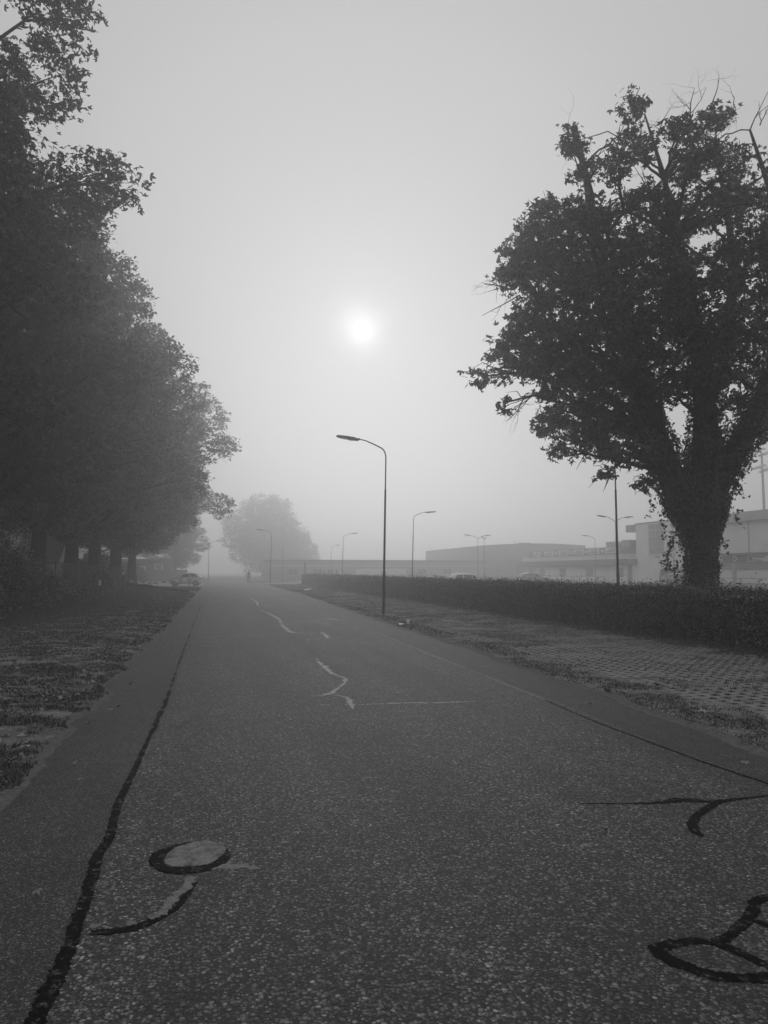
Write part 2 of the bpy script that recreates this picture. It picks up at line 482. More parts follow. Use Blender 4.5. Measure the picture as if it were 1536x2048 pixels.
def ribbon(name, pts, m, parent, lift=0.0022, seed=1, jit=0.25, step=0.009, pix=True, broken=0.0):
    """a poured tar band along (x, y, width in metres): raised, with an uneven edge"""
    P = []
    for x, y, w in pts:
        if pix:
            q = gp(x, y); P.append((q[0], q[1], w))
        else: P.append((x, y, w))
    P = np.array(P)
    if m is M['tar']: P[:, 2] *= 0.78
    P = np.vstack([2 * P[0] - P[1], P, 2 * P[-1] - P[-2]])
    out = []
    for i in range(1, len(P) - 2):
        a, b, c, d = P[i - 1:i + 3]
        n = max(2, int(np.linalg.norm(c[:2] - b[:2]) / step))
        for k in range(n):
            t = k / n
            out.append(0.5 * ((2 * b) + (c - a) * t + (2 * a - 5 * b + 4 * c - d) * t * t + (3 * b - a - 3 * c + d) * t ** 3))
    out.append(P[-2]); out = np.array(out)
    s = np.concatenate([[0], np.cumsum(np.linalg.norm(np.diff(out[:, :2], axis=0), axis=1))])
    tg = unit(np.gradient(out[:, :2], axis=0)); nm = np.stack([-tg[:, 1], tg[:, 0]], 1)
    V, F = [], []
    for i in range(len(out)):
        hw = out[i, 2] / 2
        l = hw * (1 + jit * 2 * (float(fbm(np.array(s[i] * 9), np.array(1.0), seed)) - 0.5) + jit * 0.8 * (random.random() - 0.5))
        r_ = hw * (1 + jit * 2 * (float(fbm(np.array(s[i] * 9), np.array(7.0), seed + 3)) - 0.5) + jit * 0.8 * (random.random() - 0.5))
        l *= 1 + .9 * jit * (float(fbm(np.array(s[i] * 55), np.array(3.0), seed, 3)) - .5) * 2; r_ *= 1 + .9 * jit * (float(fbm(np.array(s[i] * 55), np.array(5.0), seed, 3)) - .5) * 2
        for q, dz in ((l, 0.0), (l * 0.93, 1.0), (-r_ * 0.93, 1.0), (-r_, 0.0)):
            x, y = out[i, :2] + nm[i] * q
            V.append((x, y, lane_h(x) + lift * dz - 0.001))
        if i:
            b = (i - 1) * 4
            if broken and float(fbm(np.array(s[i] * 5.5), np.array(2.0), seed + 40, 4)) < broken: continue
            for k in range(3): F.append((b + k, b + k + 1, b + 5 + k, b + 4 + k))
    return link(name, np_mesh(name, V, [F]), m, parent)

W = lambda px, y: px * (1.6 * FPX / max(y - 1143, 5)) / FPX
seam = [(52, 2075, .085), (100, 1985, .085), (135, 1905, .08), (160, 1830, .075), (182, 1765, .075), (194, 1715, .075), (222, 1668, .07), (234, 1615, .065), (262, 1555, .06), (285, 1505, .05), (300, 1472, .04), (313, 1452, .05)]
ribbon('tar_seam', seam, M['tar'], road, seed=4, jit=0.35)
ribbon('tar_seam', [(300, 1470, .05), (333, 1400, .045), (345, 1365, .03), (362, 1315, .03), (385, 1255, .03), (402, 1210, .03)], M['tar'], road, seed=9, jit=0.9, lift=0.002, broken=0.44)
ribbon('tar_seam', [(1110, 1409, .02), (1080, 1397, .05), (980, 1357, .035), (860, 1310, .04), (760, 1268, .05), (690, 1241, .045), (640, 1218, .04), (600, 1200, .04)], M['worn_sheen_dim'], road, seed=6, jit=0.9, broken=0.4)  # far stretch of the right seam: grazing glint painted as paler tar
ribbon('tar_seam', [(1590, 1590, .045), (1536, 1569, .043), (1400, 1523, .04), (1290, 1482, .038), (1180, 1440, .038), (1090, 1401, .03)], M['tar'], road, seed=46, jit=0.35)
mh = Vector(gp(390, 1714))
def blob(name, cx, cy, rx, ry, rot, m, z, seed, parent, jit=0.06):
    V, F = [(cx, cy, lane_h(cx) + z)], []
    n = 64
    for ring_, zz in ((0.97, z), (1.0, 0.0)):
        for k in range(n):
            a = 2 * math.pi * k / n
            j = 1 + jit * 2 * (float(fbm(np.array(math.cos(a) * 2 + 5), np.array(math.sin(a) * 2 + 5), seed)) - 0.5) + (random.random() - 0.5) * jit * 0.5
            x, y = rx * math.cos(a) * j * ring_, ry * math.sin(a) * j * ring_
            x, y = x * math.cos(rot) - y * math.sin(rot), x * math.sin(rot) + y * math.cos(rot)
            V.append((cx + x, cy + y, lane_h(cx) + zz))
    F3 = [(0, 1 + k, 1 + (k + 1) % n) for k in range(n)]
    F4 = [(1 + k, 1 + n + k, 1 + n + (k + 1) % n, 1 + (k + 1) % n) for k in range(n)]
    return link(name, np_mesh(name, V, [F3, F4]), m, parent)
blob('tar_ring', mh.x - 0.025, mh.y - 0.01, 0.215, 0.232, 0.5, M['tar'], 0.0025, 3, road, 0.08)
blob('mortar_patch', mh.x + 0.005, mh.y + 0.02, 0.16, 0.19, -0.5, M['mortar'], 0.0045, 5, road, 0.13)
ribbon('tar_crack', [(390, 1765, .04), (362, 1806, .06), (320, 1838, .075), (255, 1862, .08), (180, 1869, .06)], M['tar'], road, seed=11, jit=0.3)
ribbon('tar_crack', [(382, 1757, .045), (356, 1795, .05), (325, 1828, .045), (268, 1850, .04), (180, 1856, .045)], M['worn_sheen_dim'], road, lift=0.0045, seed=12, jit=0.8, broken=0.3)
ribbon('tar_crack', [(422, 1741, .02), (455, 1734, .06), (490, 1736, .07), (522, 1740, .02)], M['worn_sheen_dim'], road, seed=13, jit=0.8)
ribbon('tar_crack', [(1160, 1610, .01), (1230, 1610, .025), (1300, 1609, .045), (1370, 1603, .12), (1430, 1605, .1), (1480, 1600, .04), (1536, 1593, .05), (1600, 1588, .05)], M['tar'], road, seed=14, jit=0.5)
ribbon('tar_crack', [(1446, 1602, .06), (1428, 1612, .08), (1402, 1628, .08), (1386, 1648, .085), (1390, 1664, .085), (1404, 1676, .05)], M['tar'], road, seed=15, jit=0.25)
ribbon('tar_crack', [(1450, 1890, .07), (1370, 1888, .075), (1318, 1902, .09), (1340, 1924, .095), (1400, 1948, .1), (1470, 1962, .1), (1560, 1958, .11), (1620, 1940, .1)], M['tar'], road, seed=16, jit=0.35)
ribbon('tar_crack', [(1420, 1888, .07), (1470, 1905, .07), (1525, 1932, .08), (1580, 1950, .09)], M['tar'], road, seed=17, jit=0.3)
ribbon('tar_crack', [(1435, 1890, .07), (1475, 1862, .07), (1502, 1832, .08), (1512, 1808, .075), (1560, 1790, .08)], M['tar'], road, seed=18, jit=0.3)
ribbon('tar_crack', [(1505, 1845, .05), (1540, 1856, .05), (1580, 1866, .05)], M['tar'], road, seed=19, jit=0.3)
mids = [([(632, 1318, .03), (648, 1335, .1), (668, 1350, .07), (688, 1357, .05), (690, 1366, .08), (672, 1380, .07), (655, 1390, .1), (628, 1394, .03)], 21),
        ([(655, 1390, .04), (690, 1396, .05), (702, 1408, .08), (706, 1420, .02)], 22),
        ([(640, 1411, .03), (720, 1411, .03), (800, 1408, .05), (880, 1407, .055), (940, 1405, .04), (990, 1404, .015)], 23),
        ([(535, 1226, .06), (556, 1238, .12), (566, 1252, .12), (580, 1264, .16), (600, 1267, .05), (640, 1269, .03)], 24),
        ([(520, 1221, .05), (548, 1233, .12), (560, 1240, .06)], 25),
        ([(400, 1275, .05), (470, 1273, .05), (575, 1267, .05)], 26),
        ([(640, 1264, .05), (652, 1272, .16), (655, 1278, .12)], 27),
        ([(612, 1281, .03), (640, 1278, .1), (682, 1276, .03)], 28),
        ([(560, 1247, .08), (600, 1244, .12), (640, 1243, .05)], 29),
        ([(555, 1250, .03), (640, 1248, .04), (690, 1248, .03)], 30),
        ([(672, 1328, .015), (706, 1328, .03)], 31),
        ([(500, 1196, .1), (513, 1204, .2), (516, 1212, .1)], 32),
        ([(605, 1286, .02), (700, 1287, .03), (770, 1288, .02)], 33)]
for pts, sd in mids: ribbon('tar_crack', [(x, y, w * .85) for x, y, w in pts], M['worn_sheen_tar'], road, seed=sd, jit=1.1, broken=0.34)  # sky sheen on these worn cracks is painted in as a pale colour
ribbon('pale_repair', [(645, 1237, .1), (660, 1238, .3), (672, 1240, .35), (697, 1240, .3)], M['mortar'], road, seed=40, jit=0.3)
ribbon('pale_repair', [(520, 1188, .5), (555, 1188, .9), (575, 1188, .4)], M['mortar'], road, seed=41, jit=0.3)

# verges: uneven earth, its edge fraying over the asphalt
def verge_left(X, Y):
    e = LEFT_EDGE + (fbm(Y * 1.1, Y * 0, 21, 5) - 0.5) * 0.42 - 0.004 * Y
    t = (e - X)
    Z = 0.004 + 0.035 * np.clip(t / 0.5, 0, 1) ** 0.8 + 0.07 * np.clip((t - 2) / 6, 0, 1)
    hum = (fbm(X * 2.5, Y * 2.5, 31, 5) - 0.45)
    Z = Z + np.clip(t / 0.25, 0, 1) * (hum * 0.055 + (fbm(X * 9, Y * 9, 35, 3) - 0.5) * 0.03)
    Z = np.where(t < 0, -0.02, Z)
    return X, Y, Z
xs = np.concatenate([np.arange(-9.6, -3.0, 0.10), np.arange(-3.0, -1.08, 0.045)])
o = grid_sheet('verge', xs, np.concatenate([np.arange(2.5, 22, 0.07), np.arange(22, 76, 0.3)]), verge_left, M['soil']); o['kind'] = 'structure'
def right_edge(Y): return np.interp(Y, [0, 5, 12, 25, 52, 92], [4.55, 4.66, 5.0, 5.25, 5.75, 5.95])
def verge_right(X, Y):
    e = right_edge(Y) + (fbm(Y * 1.2, Y * 0, 41, 5) - 0.5) * 0.34
    t = X - e
    hum = fbm(X * 2.2, Y * 2.2, 51, 5) - 0.5
    Z = 0.003 + 0.02 * np.clip(t / 0.5, 0, 1) + np.clip(t / 0.3, 0, 1) * (hum * 0.05 + (fbm(X * 8, Y * 8, 55, 3) - 0.5) * 0.025)
    inner = np.clip((X - 5.7) / 0.4, 0, 1) * np.clip((9.9 - X) / 0.3, 0, 1)
    Z = Z - inner * (0.03 - 0.03 * np.clip((fbm(X * 0.9, Y * 0.9, 58, 4) - 0.55) * 6, 0, 1))
    Z = np.where(t < 0, -0.02, Z)
    return X, Y, Z
xs = np.concatenate([np.arange(4.35, 6.2, 0.05), np.arange(6.2, 12.3, 0.12)])
o = grid_sheet('verge', xs, np.concatenate([np.arange(3.0, 26, 0.08), np.arange(26, 93, 0.35)]), verge_right, M['soil_right']); o['kind'] = 'structure'
right_verge = o
# pale sand swept along both road edges
def sand_strip(name, edge, side, y0, y1):
    Y = np.arange(y0, y1, 0.05)
    a = edge(Y); w1 = 0.01 + 0.16 * np.clip(fbm(Y * 2.3, Y * 0 + 2, 61, 5) - .3, 0, 1); w2 = 0.03 + 0.16 * fbm(Y * 2.5, Y * 0 + 4, 66, 5)
    V = np.concatenate([np.stack([a + side * -w1, Y, 0.0015 + Y * 0], 1), np.stack([a, Y, 0.008 + Y * 0], 1), np.stack([a + side * w2, Y, 0.02 + Y * 0], 1)])
    n = len(Y); i = np.arange(n - 1)
    F = np.concatenate([np.stack([i, i + 1, i + 1 + n, i + n], 1), np.stack([i + n, i + 1 + n, i + 1 + 2 * n, i + 2 * n], 1)])
    o = link(name, np_mesh(name, V, [F]), M['sand']); o['kind'] = 'structure'
sand_strip('sand_edge', lambda Y: LEFT_EDGE + (fbm(Y * 1.1, Y * 0, 21, 5) - 0.5) * 0.42 - 0.004 * Y, -1, 2.6, 60)
sand_strip('sand_edge', lambda Y: right_edge(Y) + (fbm(Y * 1.2, Y * 0, 41, 5) - 0.5) * 0.34, 1, 3.0, 60)

# grass pavers on the right: 0.6 x 0.4 m blocks with six holes each
def paver_mesh():
    b = MB()
    for i in range(3):
        for j in range(2):
            x0, y0 = i * 0.2, j * 0.2
            ox = [x0, x0 + 0.2, x0 + 0.2, x0]; oy = [y0, y0, y0 + 0.2, y0 + 0.2]
            ix = [x0 + 0.05, x0 + 0.15, x0 + 0.15, x0 + 0.05]; iy = [y0 + 0.055, y0 + 0.055, y0 + 0.145, y0 + 0.145]
            g = 0.006
            ox = [min(max(v, g), 0.6 - g) for v in ox]; oy = [min(max(v, g), 0.4 - g) for v in oy]
            vs = [(ox[k], oy[k], 0) for k in range(4)] + [(ix[k], iy[k], 0) for k in range(4)] + [(ix[k], iy[k], -0.05) for k in range(4)]
            fs = [(k, (k + 1) % 4, 4 + (k + 1) % 4, 4 + k) for k in range(4)] + [(4 + k, 4 + (k + 1) % 4, 8 + (k + 1) % 4, 8 + k) for k in range(4)]
            b.poly(vs, fs)
    b.poly([(.006, .006, 0), (.594, .006, 0), (.594, .394, 0), (.006, .394, 0), (.006, .006, -.05), (.594, .006, -.05), (.594, .394, -.05), (.006, .394, -.05)],
           [(0, 4, 5, 1), (1, 5, 6, 2), (2, 6, 7, 3), (3, 7, 4, 0)])
    me = bpy.data.meshes.new('grass_paver'); me.from_pydata(b.v, [], b.f); me.update(); me.materials.append(M['paver'])
    return me
pm = paver_mesh()
pv = np.array([v.co[:] for v in pm.vertices]); pf = [list(p.vertices) for p in pm.polygons]
spots = [(5.75 + 0.6 * i, 6.4 + 0.4 * j) for j in range(90) for i in range(7)]
spots.sort(key=lambda s: math.hypot(s[0], s[1]) + (0 if s[0] / s[1] < 0.83 else 50))
far_v, far_f, no = [], [], 0
for k, (x, y) in enumerate(spots):
    z = 0.018 + 0.012 * (random.random() - 0.5) + 0.02 * (float(fbm(np.array(x * 0.8), np.array(y * 0.8), 71)) - 0.5)
    if k < 300:
        p = bpy.data.objects.new('grass_paver', pm); COL.objects.link(p); p.parent = right_verge
        p.location = (x, y, z); p.rotation_euler = (random.gauss(0, .008), random.gauss(0, .008), random.gauss(0, .006))
    else:
        far_v.append(pv + np.array((x, y, z))); far_f += [[q + no for q in f] for f in pf]; no += len(pv)
o = link('grass_pavers', np_mesh('grass_pavers', np.concatenate(far_v), [np.array(far_f)]), M['paver'], right_verge); o['kind'] = 'stuff'

# grass
def blades(name, P, h, m, label, rng, w=0.010, tri=True):
    n = len(P)
    a = rng.random(n) * 2 * math.pi
    d = np.stack([np.cos(a), np.sin(a), 0 * a], 1)
    lean = rng.normal(size=(n, 3)) * 0.45; lean[:, 2] = 1
    h = np.asarray(h).reshape(-1, 1)
    w = np.asarray(w).reshape(-1, 1) if np.ndim(w) else w
    V = np.stack([P - d * w, P + d * w, P + lean * h], 1).reshape(-1, 3)
    F = np.arange(3 * n).reshape(-1, 3)
    o = link(name, np_mesh(name, V, [F]), m)
    return tag(o, label, 'grass', kind='stuff')
rg = np.random.default_rng(5)
def pick(n, x0, x1, y0, y1, pw):
    """more points near the camera"""
    u = rg.random(n); Y = (y0 ** (1 - pw) + u * (y1 ** (1 - pw) - y0 ** (1 - pw))) ** (1 / (1 - pw))
    return x0 + (x1 - x0) * rg.random(n), Y
X, Y = pick(420000, -8.6, -1.2, 3.2, 76, 1.35)
e = LEFT_EDGE + (fbm(Y * 1.1, Y * 0, 21, 5) - 0.5) * 0.42 - 0.004 * Y
den = 0.45 * fbm(X * 1.6, Y * 2.2, 31, 5) + 0.55 * fbm(X * 4.5, Y * 6.5, 33, 4) + 0.12 * np.clip((-3.6 - X) / 3, 0, 1) + 0.10 * np.clip((Y - 18) / 20, 0, 1)
keep = (X < e - 0.02) & (den > 0.42 + 0.17 * rg.random(len(X)))
X, Y = X[keep], Y[keep]
_, _, Z = verge_left(X, Y)
blades('grass', np.stack([X, Y, Z - 0.005], 1), (0.015 + 0.03 * rg.random(len(X)) + 0.05 * np.clip((-5 - X) / 2, 0, 1)), M['grass'], 'short dark patchy grass on the left verge', rg, 0.006 + 0.0006 * Y)
X, Y = pick(260000, 4.5, 12.3, 3.6, 92, 1.3)
e = right_edge(Y) + (fbm(Y * 1.2, Y * 0, 41, 5) - 0.5) * 0.34
den = 0.5 * fbm(X * 1.8, Y * 1.8, 51, 5) + 0.5 * fbm(X * 5, Y * 6, 53, 4)
edge_band = np.exp(-((X - e - 0.45) / 0.4) ** 2); hedge_band = np.clip((X - 9.3) / 0.7, 0, 1)
lawn = -np.clip((Y - 16) / 15, 0, 1) * 0.06
keep = (X > e + 0.03) & (den + 0.26 * edge_band + 0.22 * hedge_band + lawn > 0.55 + 0.16 * rg.random(len(X)))
X, Y = X[keep], Y[keep]
_, _, Z = verge_right(X, Y)
blades('grass', np.stack([X, Y, Z - 0.004], 1), 0.01 + 0.022 * rg.random(len(X)) + 0.05 * np.clip((X - 9.3) / 0.7, 0, 1), M['grass'], 'dark tufts of grass along the right road edge and hedge foot', rg, 0.006 + 0.0005 * Y)
# tufts in the paver holes
hx, hy = [], []
for (x, y) in spots:
    for i in range(3):
        for j in range(2):
            hx.append(x + 0.1 + 0.2 * i); hy.append(y + 0.1 + 0.2 * j)
hx, hy = np.array(hx), np.array(hy)
cov = fbm(hx * 0.9, hy * 0.9, 81, 4)
hx, hy = hx[cov > 0.36], hy[cov > 0.36]
k = 22
X = (hx[:, None] + rg.normal(size=(len(hx), k)) * 0.032).ravel(); Y = (hy[:, None] + rg.normal(size=(len(hx), k)) * 0.028).ravel()
blades('grass', np.stack([X, Y, 0 * X - 0.02], 1), 0.04 + 0.03 * rg.random(len(X)), M['grass_dark'], 'rows of grass tufts growing in the paver holes', rg, 0.008)
X, Y = pick(120000, 5.6, 10.2, 14, 92, 1.2)
den = fbm(X * 1.2, Y * 1.2, 91, 5)
keep = den > 0.44
X, Y = X[keep], Y[keep]; _, _, Z = verge_right(X, Y)
blades('grass', np.stack([X, Y, Z], 1), 0.015 + 0.03 * rg.random(len(X)), M['grass_pale'], 'pale dewy short grass between the pavers and the hedge', rg, 0.006 + 0.0006 * Y)

# fallen leaves: the ones that can be picked out, then the litter
def leaf_obj(seed):
    rr = random.Random(seed)
    V, F = maple_leaf()
    V = V.copy(); V[:, 2] = V[:, 2] * 1.5 + 0.35 * (V[:, 1] ** 2) * rr.uniform(0.5, 1.6) + 0.18 * V[:, 0] ** 2 * rr.uniform(-1, 1.4)
    V[:, 2] -= V[:, 2].min()
    me = np_mesh('fallen_leaf', V, [F]); me.materials.append(M['litter'])
    return me
leaf_me = [leaf_obj(s) for s in range(4)]
LEAF_LABELS = ['one of a close pair of dark leaves on the left edge strip, the upper',
    'lower of a close pair of dark leaves on the left edge strip',
    'dark leaf on the left strip just below the close pair',
    'pale pointed leaf on the left strip beside the wide dark tar seam',
    'pale curled leaf by the sand edge at the right frame side',
    'bright pale leaf on the lane below the dark tar crack at right',
    'small dull leaf on the lane near the left tip of the dark crack',
    'lone dark leaf on the lane far ahead, left of the pale cracks',
    'small dark leaf on the left strip far ahead beside the seam',
    'small leaf on the left strip just right of another far one',
    'dark leaf flat on the left strip below the verge sand',
    'leaf on the left strip midway between verge and lane seam',
    'leaf close to the fraying left verge edge, above the dark pair',
    'dark flake of leaf on the left strip near the frame edge',
    'leaf on the right strip below the paver edge',
    'pale leaf among the edge tufts of the right verge',
    'small leaf beside the pale one in the right verge tufts',
    'small pale leaf on the left strip right of the dark leaf',
    'leaf at the left seam where the worn tar begins to thin',
    'tiny leaf on the far left strip near the verge sand',
    'tiny leaf on the left strip just above the mortar patch level']
lp = [(222, 1420, .1), (236, 1413, .08), (178, 1447, .1), (75, 1786, .075), (1490, 1527, .11), (1212, 1660, .075), (1010, 1603, .06), (437, 1318, .1), (330, 1296, .14), (344, 1311, .12), (150, 1527, .08), (262, 1368, .1), (205, 1386, .09),
      (160, 1560, .07), (1180, 1407, .12), (1150, 1366, .16), (1130, 1362, .1), (190, 1475, .06), (270, 1340, .09), (300, 1330, .07), (118, 1660, .05)]
for i, (x, y, s) in enumerate(lp):
    p = gp(x, y)
    o = bpy.data.objects.new('fallen_leaf', leaf_me[i % 4]); COL.objects.link(o)
    o.location = (p[0], p[1], lane_h(p[0]) + 0.002 if -0.6 < p[0] < 4.05 else 0.003)
    o.scale = (s * .58,) * 3; o.rotation_euler = (random.gauss(0, .2), random.gauss(0, .2), random.random() * 6.28)
    tag(o, LEAF_LABELS[i], 'leaf', 'fallen leaves on the asphalt')
X, Y = pick(3600, -8.2, -1.6, 3.6, 45, 1.2)
_, _, Z = verge_left(X, Y)
V, F = scatter(maple_leaf(), np.stack([X, Y, Z + 0.02], 1), rg.normal(size=(len(X), 3)) * .5 + np.array((0, 0, 1)), 0.035 + 0.06 * rg.random(len(X)) ** 2, rg)
X, Y = pick(350, 5.0, 10.2, 6, 60, 1.2)
_, _, Z = verge_right(X, Y)
V2, F2 = scatter(maple_leaf(), np.stack([X, Y, Z + 0.03], 1), rg.normal(size=(len(X), 3)) * .5 + np.array((0, 0, 1)), 0.05 + 0.06 * rg.random(len(X)), rg)
o = link('leaf_litter', np_mesh('leaf_litter', np.concatenate([V, V2]), [np.concatenate([F, F2 + len(V)])]), M['litter'])
tag(o, 'scattered pale dry leaves strewn over the grass verges', 'leaves', kind='stuff')
for x, y, s, lab in ((816, 1246, .13, 'small white paper cup lying in the grass right of the lamp post'), (806, 1248, .12, 'crumpled white paper scrap in grass beside the road edge'), (621, 1180, .5, 'white sheet of paper lying far off by the hedge end')):
    p = gp(x, y, 0.05)
    b = MB()
    if 'cup' in lab: b.tube([(0, 0, 0), (0, 0, s)], [s * .32, s * .45], 10)
    else: b.poly([(-s, -s * .6, 0), (0, -s * .7, .25 * s), (s, -s * .5, .05), (s, s * .6, .1 * s), (0, s * .5, .3 * s), (-s, s * .7, .05)], [(0, 1, 4, 5), (1, 2, 3, 4)])
    o = b.build('paper_cup' if 'cup' in lab else 'paper_scrap', M['paper']); o.location = (p[0], p[1], 0.03)
    tag(o, lab, 'litter')

# ------------------------------------------------------------------ buildings on the right (facade line X = 48)
FX = 48.0
def lettering(text, size, loc, parent, rot, m='letter', align='CENTER'):
    c = bpy.data.curves.new('lettering', 'FONT'); c.body = text; c.size = size; c.extrude = 0.01
    c.align_x = align; c.align_y = 'CENTER'; c.materials.append(M[m])
    tmp = bpy.data.objects.new('lettering', c); COL.objects.link(tmp)
    me = bpy.data.meshes.new_from_object(tmp.evaluated_get(bpy.context.evaluated_depsgraph_get())); bpy.data.objects.remove(tmp)
    o = link('lettering', me, M[m]); o.location = loc; o.rotation_euler = rot; o.parent = parent
    return o
WROT = (R(90), 0, R(-90))        # faces -X
# grandstand block
gs = empty('grandstand', (FX, 52, 0))
tag(gs, 'tall pale grandstand building with dark roof fascia behind the ivied tree', 'building')
def gpart(b, name, m, parent): return b.build(name, M[m], parent)
def L(x0, x1, y0, y1, z0, z1): return MB().box(x0 - 0, x1, y0 - 52, y1 - 52, z0, z1)
gpart(L(0, 14, 30, 66.2, 0.55, 6.3), 'wall', 'wall_light', gs)
gpart(L(-0.05, 14, 30, 66.2, -0.05, 0.55), 'plinth', 'wall_mid', gs)
gpart(L(-0.5, 15, 30, 66.6, 6.3, 7.15), 'roof_fascia', 'wall_mid', gs)
gpart(L(-0.2, 0, 30, 64.5, 2.45, 3.15), 'sign_band', 'fascia', gs)
gpart(L(-0.6, -0.2, 30, 64.8, 3.2, 3.32), 'canopy', 'roof', gs)
gpart(L(-0.1, 0, 30, 64.5, 1.8, 2.45), 'window_strip', 'panel_grey', gs)
for y in np.arange(33.0, 64, 5.15):
    gpart(L(-0.14, 0, y - 0.22, y + 0.22, 0.55, 2.43), 'pillar', 'wall_mid', gs)
for y in (36, 41.2, 46.4, 51.5, 56.7, 60.6):
    gpart(L(-0.06, 0, y - 0.05, y + 0.05, 3.35, 6.3), 'cladding_joint', 'wall_mid', gs)
gpart(L(3, 5.2, 58, 59.6, 7.15, 7.35), 'roof_vent', 'roof', gs)
def sign(y0, y1, z0, z1, txt, parent, off=52, lines=None, logo=True, xoff=-0.24):
    s = MB().box(xoff, xoff + 0.04, y0 - off, y1 - off, z0, z1).build('sign_panel', M['panel_white'], parent)
    if logo:
        MB().box(xoff - 0.02, xoff, y1 - 0.62 - off, y1 - 0.12 - off, z0 + .08, z1 - .08).build('emblem', M['letter'], s)
    if txt:
        for k, tx in enumerate(txt):
            lettering(tx, (z1 - z0) * (.62 if len(txt) == 1 else 0.44), (xoff - 0.015, (y1 - off) - (0.75 if logo else 0.15), z1 - (z1 - z0) * ((k + .5) / len(txt))), s, WROT, 'letter', 'LEFT')
    return s
sign(53.2, 56.7, 2.5, 3.05, ['Kinderopvang', 'De Hoeven'], gs)
sign(60.1, 62.6, 2.5, 3.05, ['2015'], gs, logo=False)
sign(46.5, 50.2, 2.5, 3.05, None, gs)
cr = MB()
cr.tube([(-0.22, 58.38 - 52, 2.8), (-0.27, 58.38 - 52, 2.8)], [0.27, 0.27], 20)
crest = cr.build('club_crest', M['panel_white'], gs)
MB().tube([(-0.272, 58.38 - 52, 2.8), (-0.285, 58.38 - 52, 2.8)], [0.15, 0.15], 14).build('crest_ring', M['letter'], crest)
# railing in front of the stand
def railing(x, y0, y1, step, h, label):
    e_ = empty('railing', (x, y0, 0)); tag(e_, label, 'railing')
    n = int((y1 - y0) / step)
    for i in range(n + 1):
        MB().box(-.025, .025, i * step - .025, i * step + .025, -.03, h).build('post', M['pole_grey'], e_)
    MB().box(-.02, .02, -.03, n * step + .03, h, h + .045).build('rail', M['pole_grey'], e_)
    MB().box(-.012, .012, 0, n * step, h * .5, h * .5 + .03).build('rail', M['pole_grey'], e_)
railing(45.5, 32, 63, 2.3, 0.95, 'grey post and rail fence in front of the grandstand')
railing(45.5, 78, 104, 2.1, 0.95, 'grey post and rail fence in front of the low clubhouse')
# two storey block
tb = empty('two_storey_building', (FX, 66, 0))
tag(tb, 'pale two storey block with tall gridded window left of the ivied tree', 'building')
def T(x0, x1, y0, y1, z0, z1): return MB().box(x0, x1, y0 - 66, y1 - 66, z0, z1)
T(0, 11, 66.3, 75.1, 0.35, 7.15).build('wall', M['wall_light'], tb)
T(-.05, 11, 66.3, 75.1, -.05, 0.35).build('plinth', M['wall_dark'], tb)
T(0.3, 10, 75.1, 77.7, 6.35, 7.2).build('overhang', M['panel_grey'], tb)
T(-.08, 11, 66.2, 75.2, 7.15, 7.25).build('roof_edge', M['roof'], tb)
wf = T(-.06, 0, 69.7, 72.5, 3.45, 7.0).build('window_frame', M['wall_mid'], tb)
for i in range(2):
    for j, (a, b) in enumerate(((3.6, 4.28), (4.36, 5.55), (5.63, 6.25), (6.33, 6.95))):
        T(-.075, -.055, 69.8 + i * 1.35, 71.05 + i * 1.35, a, b).build('pane', M['glass_pale'] if j != 1 else M['panel_grey'], wf)
T(-.09, 0, 69.5, 72.7, 3.36, 3.45).build('window_sill', M['wall_light'], tb)
T(-.1, 0, 70.6, 71.3, 3.18, 3.26).build('lamp_fitting', M['letter'], tb)
T(-.12, 0, 67.9, 68.02, 0.35, 7.1).build('downpipe', M['wall_mid'], tb)
dr = T(-.05, 0, 76.0, 77.0, 0.0, 2.32).build('door', M['fascia'], tb)
T(-.08, -.05, 76.12, 76.2, 0.9, 1.2).build('handle', M['chrome'], dr)
T(-.06, 3, 75.1, 75.98, -.05, 2.35).build('side_panel', M['wall_light'], tb)
T(0.02, 3, 77.0, 77.35, -.05, 2.35).build('side_panel', M['wall_light'], tb)
lettering('S', 0.5, (-.08, 75.55 - 66, 1.55), tb, WROT)
T(-.35, 3, 74.9, 77.4, 2.36, 3.1).build('canopy', M['fascia'], tb)
# low clubhouse with the advertising fascia
lb = empty('clubhouse', (FX, 78, 0))
tag(lb, 'long low clubhouse with dark bands and a row of white signboards', 'building')
def K(x0, x1, y0, y1, z0, z1): return MB().box(x0, x1, y0 - 78, y1 - 78, z0, z1)
K(0, 12, 77.4, 106, 0.3, 3.2).build('wall', M['wall_light'], lb)
K(-.04, 12, 77.4, 106, -.05, .3).build('plinth', M['wall_mid'], lb)
K(-.7, 12, 77.5, 106.3, 2.4, 3.12).build('canopy_band', M['fascia'], lb)
K(-.5, 12, 77.6, 106.2, 3.12, 3.75).build('upper_wall', M['wall_light'], lb)
fb = K(-.6, 2.0, 77.6, 104, 3.75, 4.65).build('sign_fascia', M['panel_grey'], lb)
for y0, y1 in ((78.2, 81.0), (82.4, 85.2), (86.3, 89.4), (90.6, 93.8), (95.2, 98.2), (99.5, 102)):
    sp = K(-.66, -.6, y0, y1, 3.85, 4.55).build('sign_panel', M['panel_white'], lb)
    K(-.69, -.66, y0 + .5, y1 - .9, 4.28, 4.38).build('printed_line', M['panel_grey'], sp)
    K(-.69, -.66, y0 + .5, y1 - .5, 4.02, 4.16).build('printed_line', M['panel_grey'], sp)
for y in (81.7, 85.75, 90.0, 94.5):
    MB().tube([(-.61, y - 78, 4.2), (-.66, y - 78, 4.2)], [.26, .26], 16).build('round_emblem', M['panel_white'], lb)
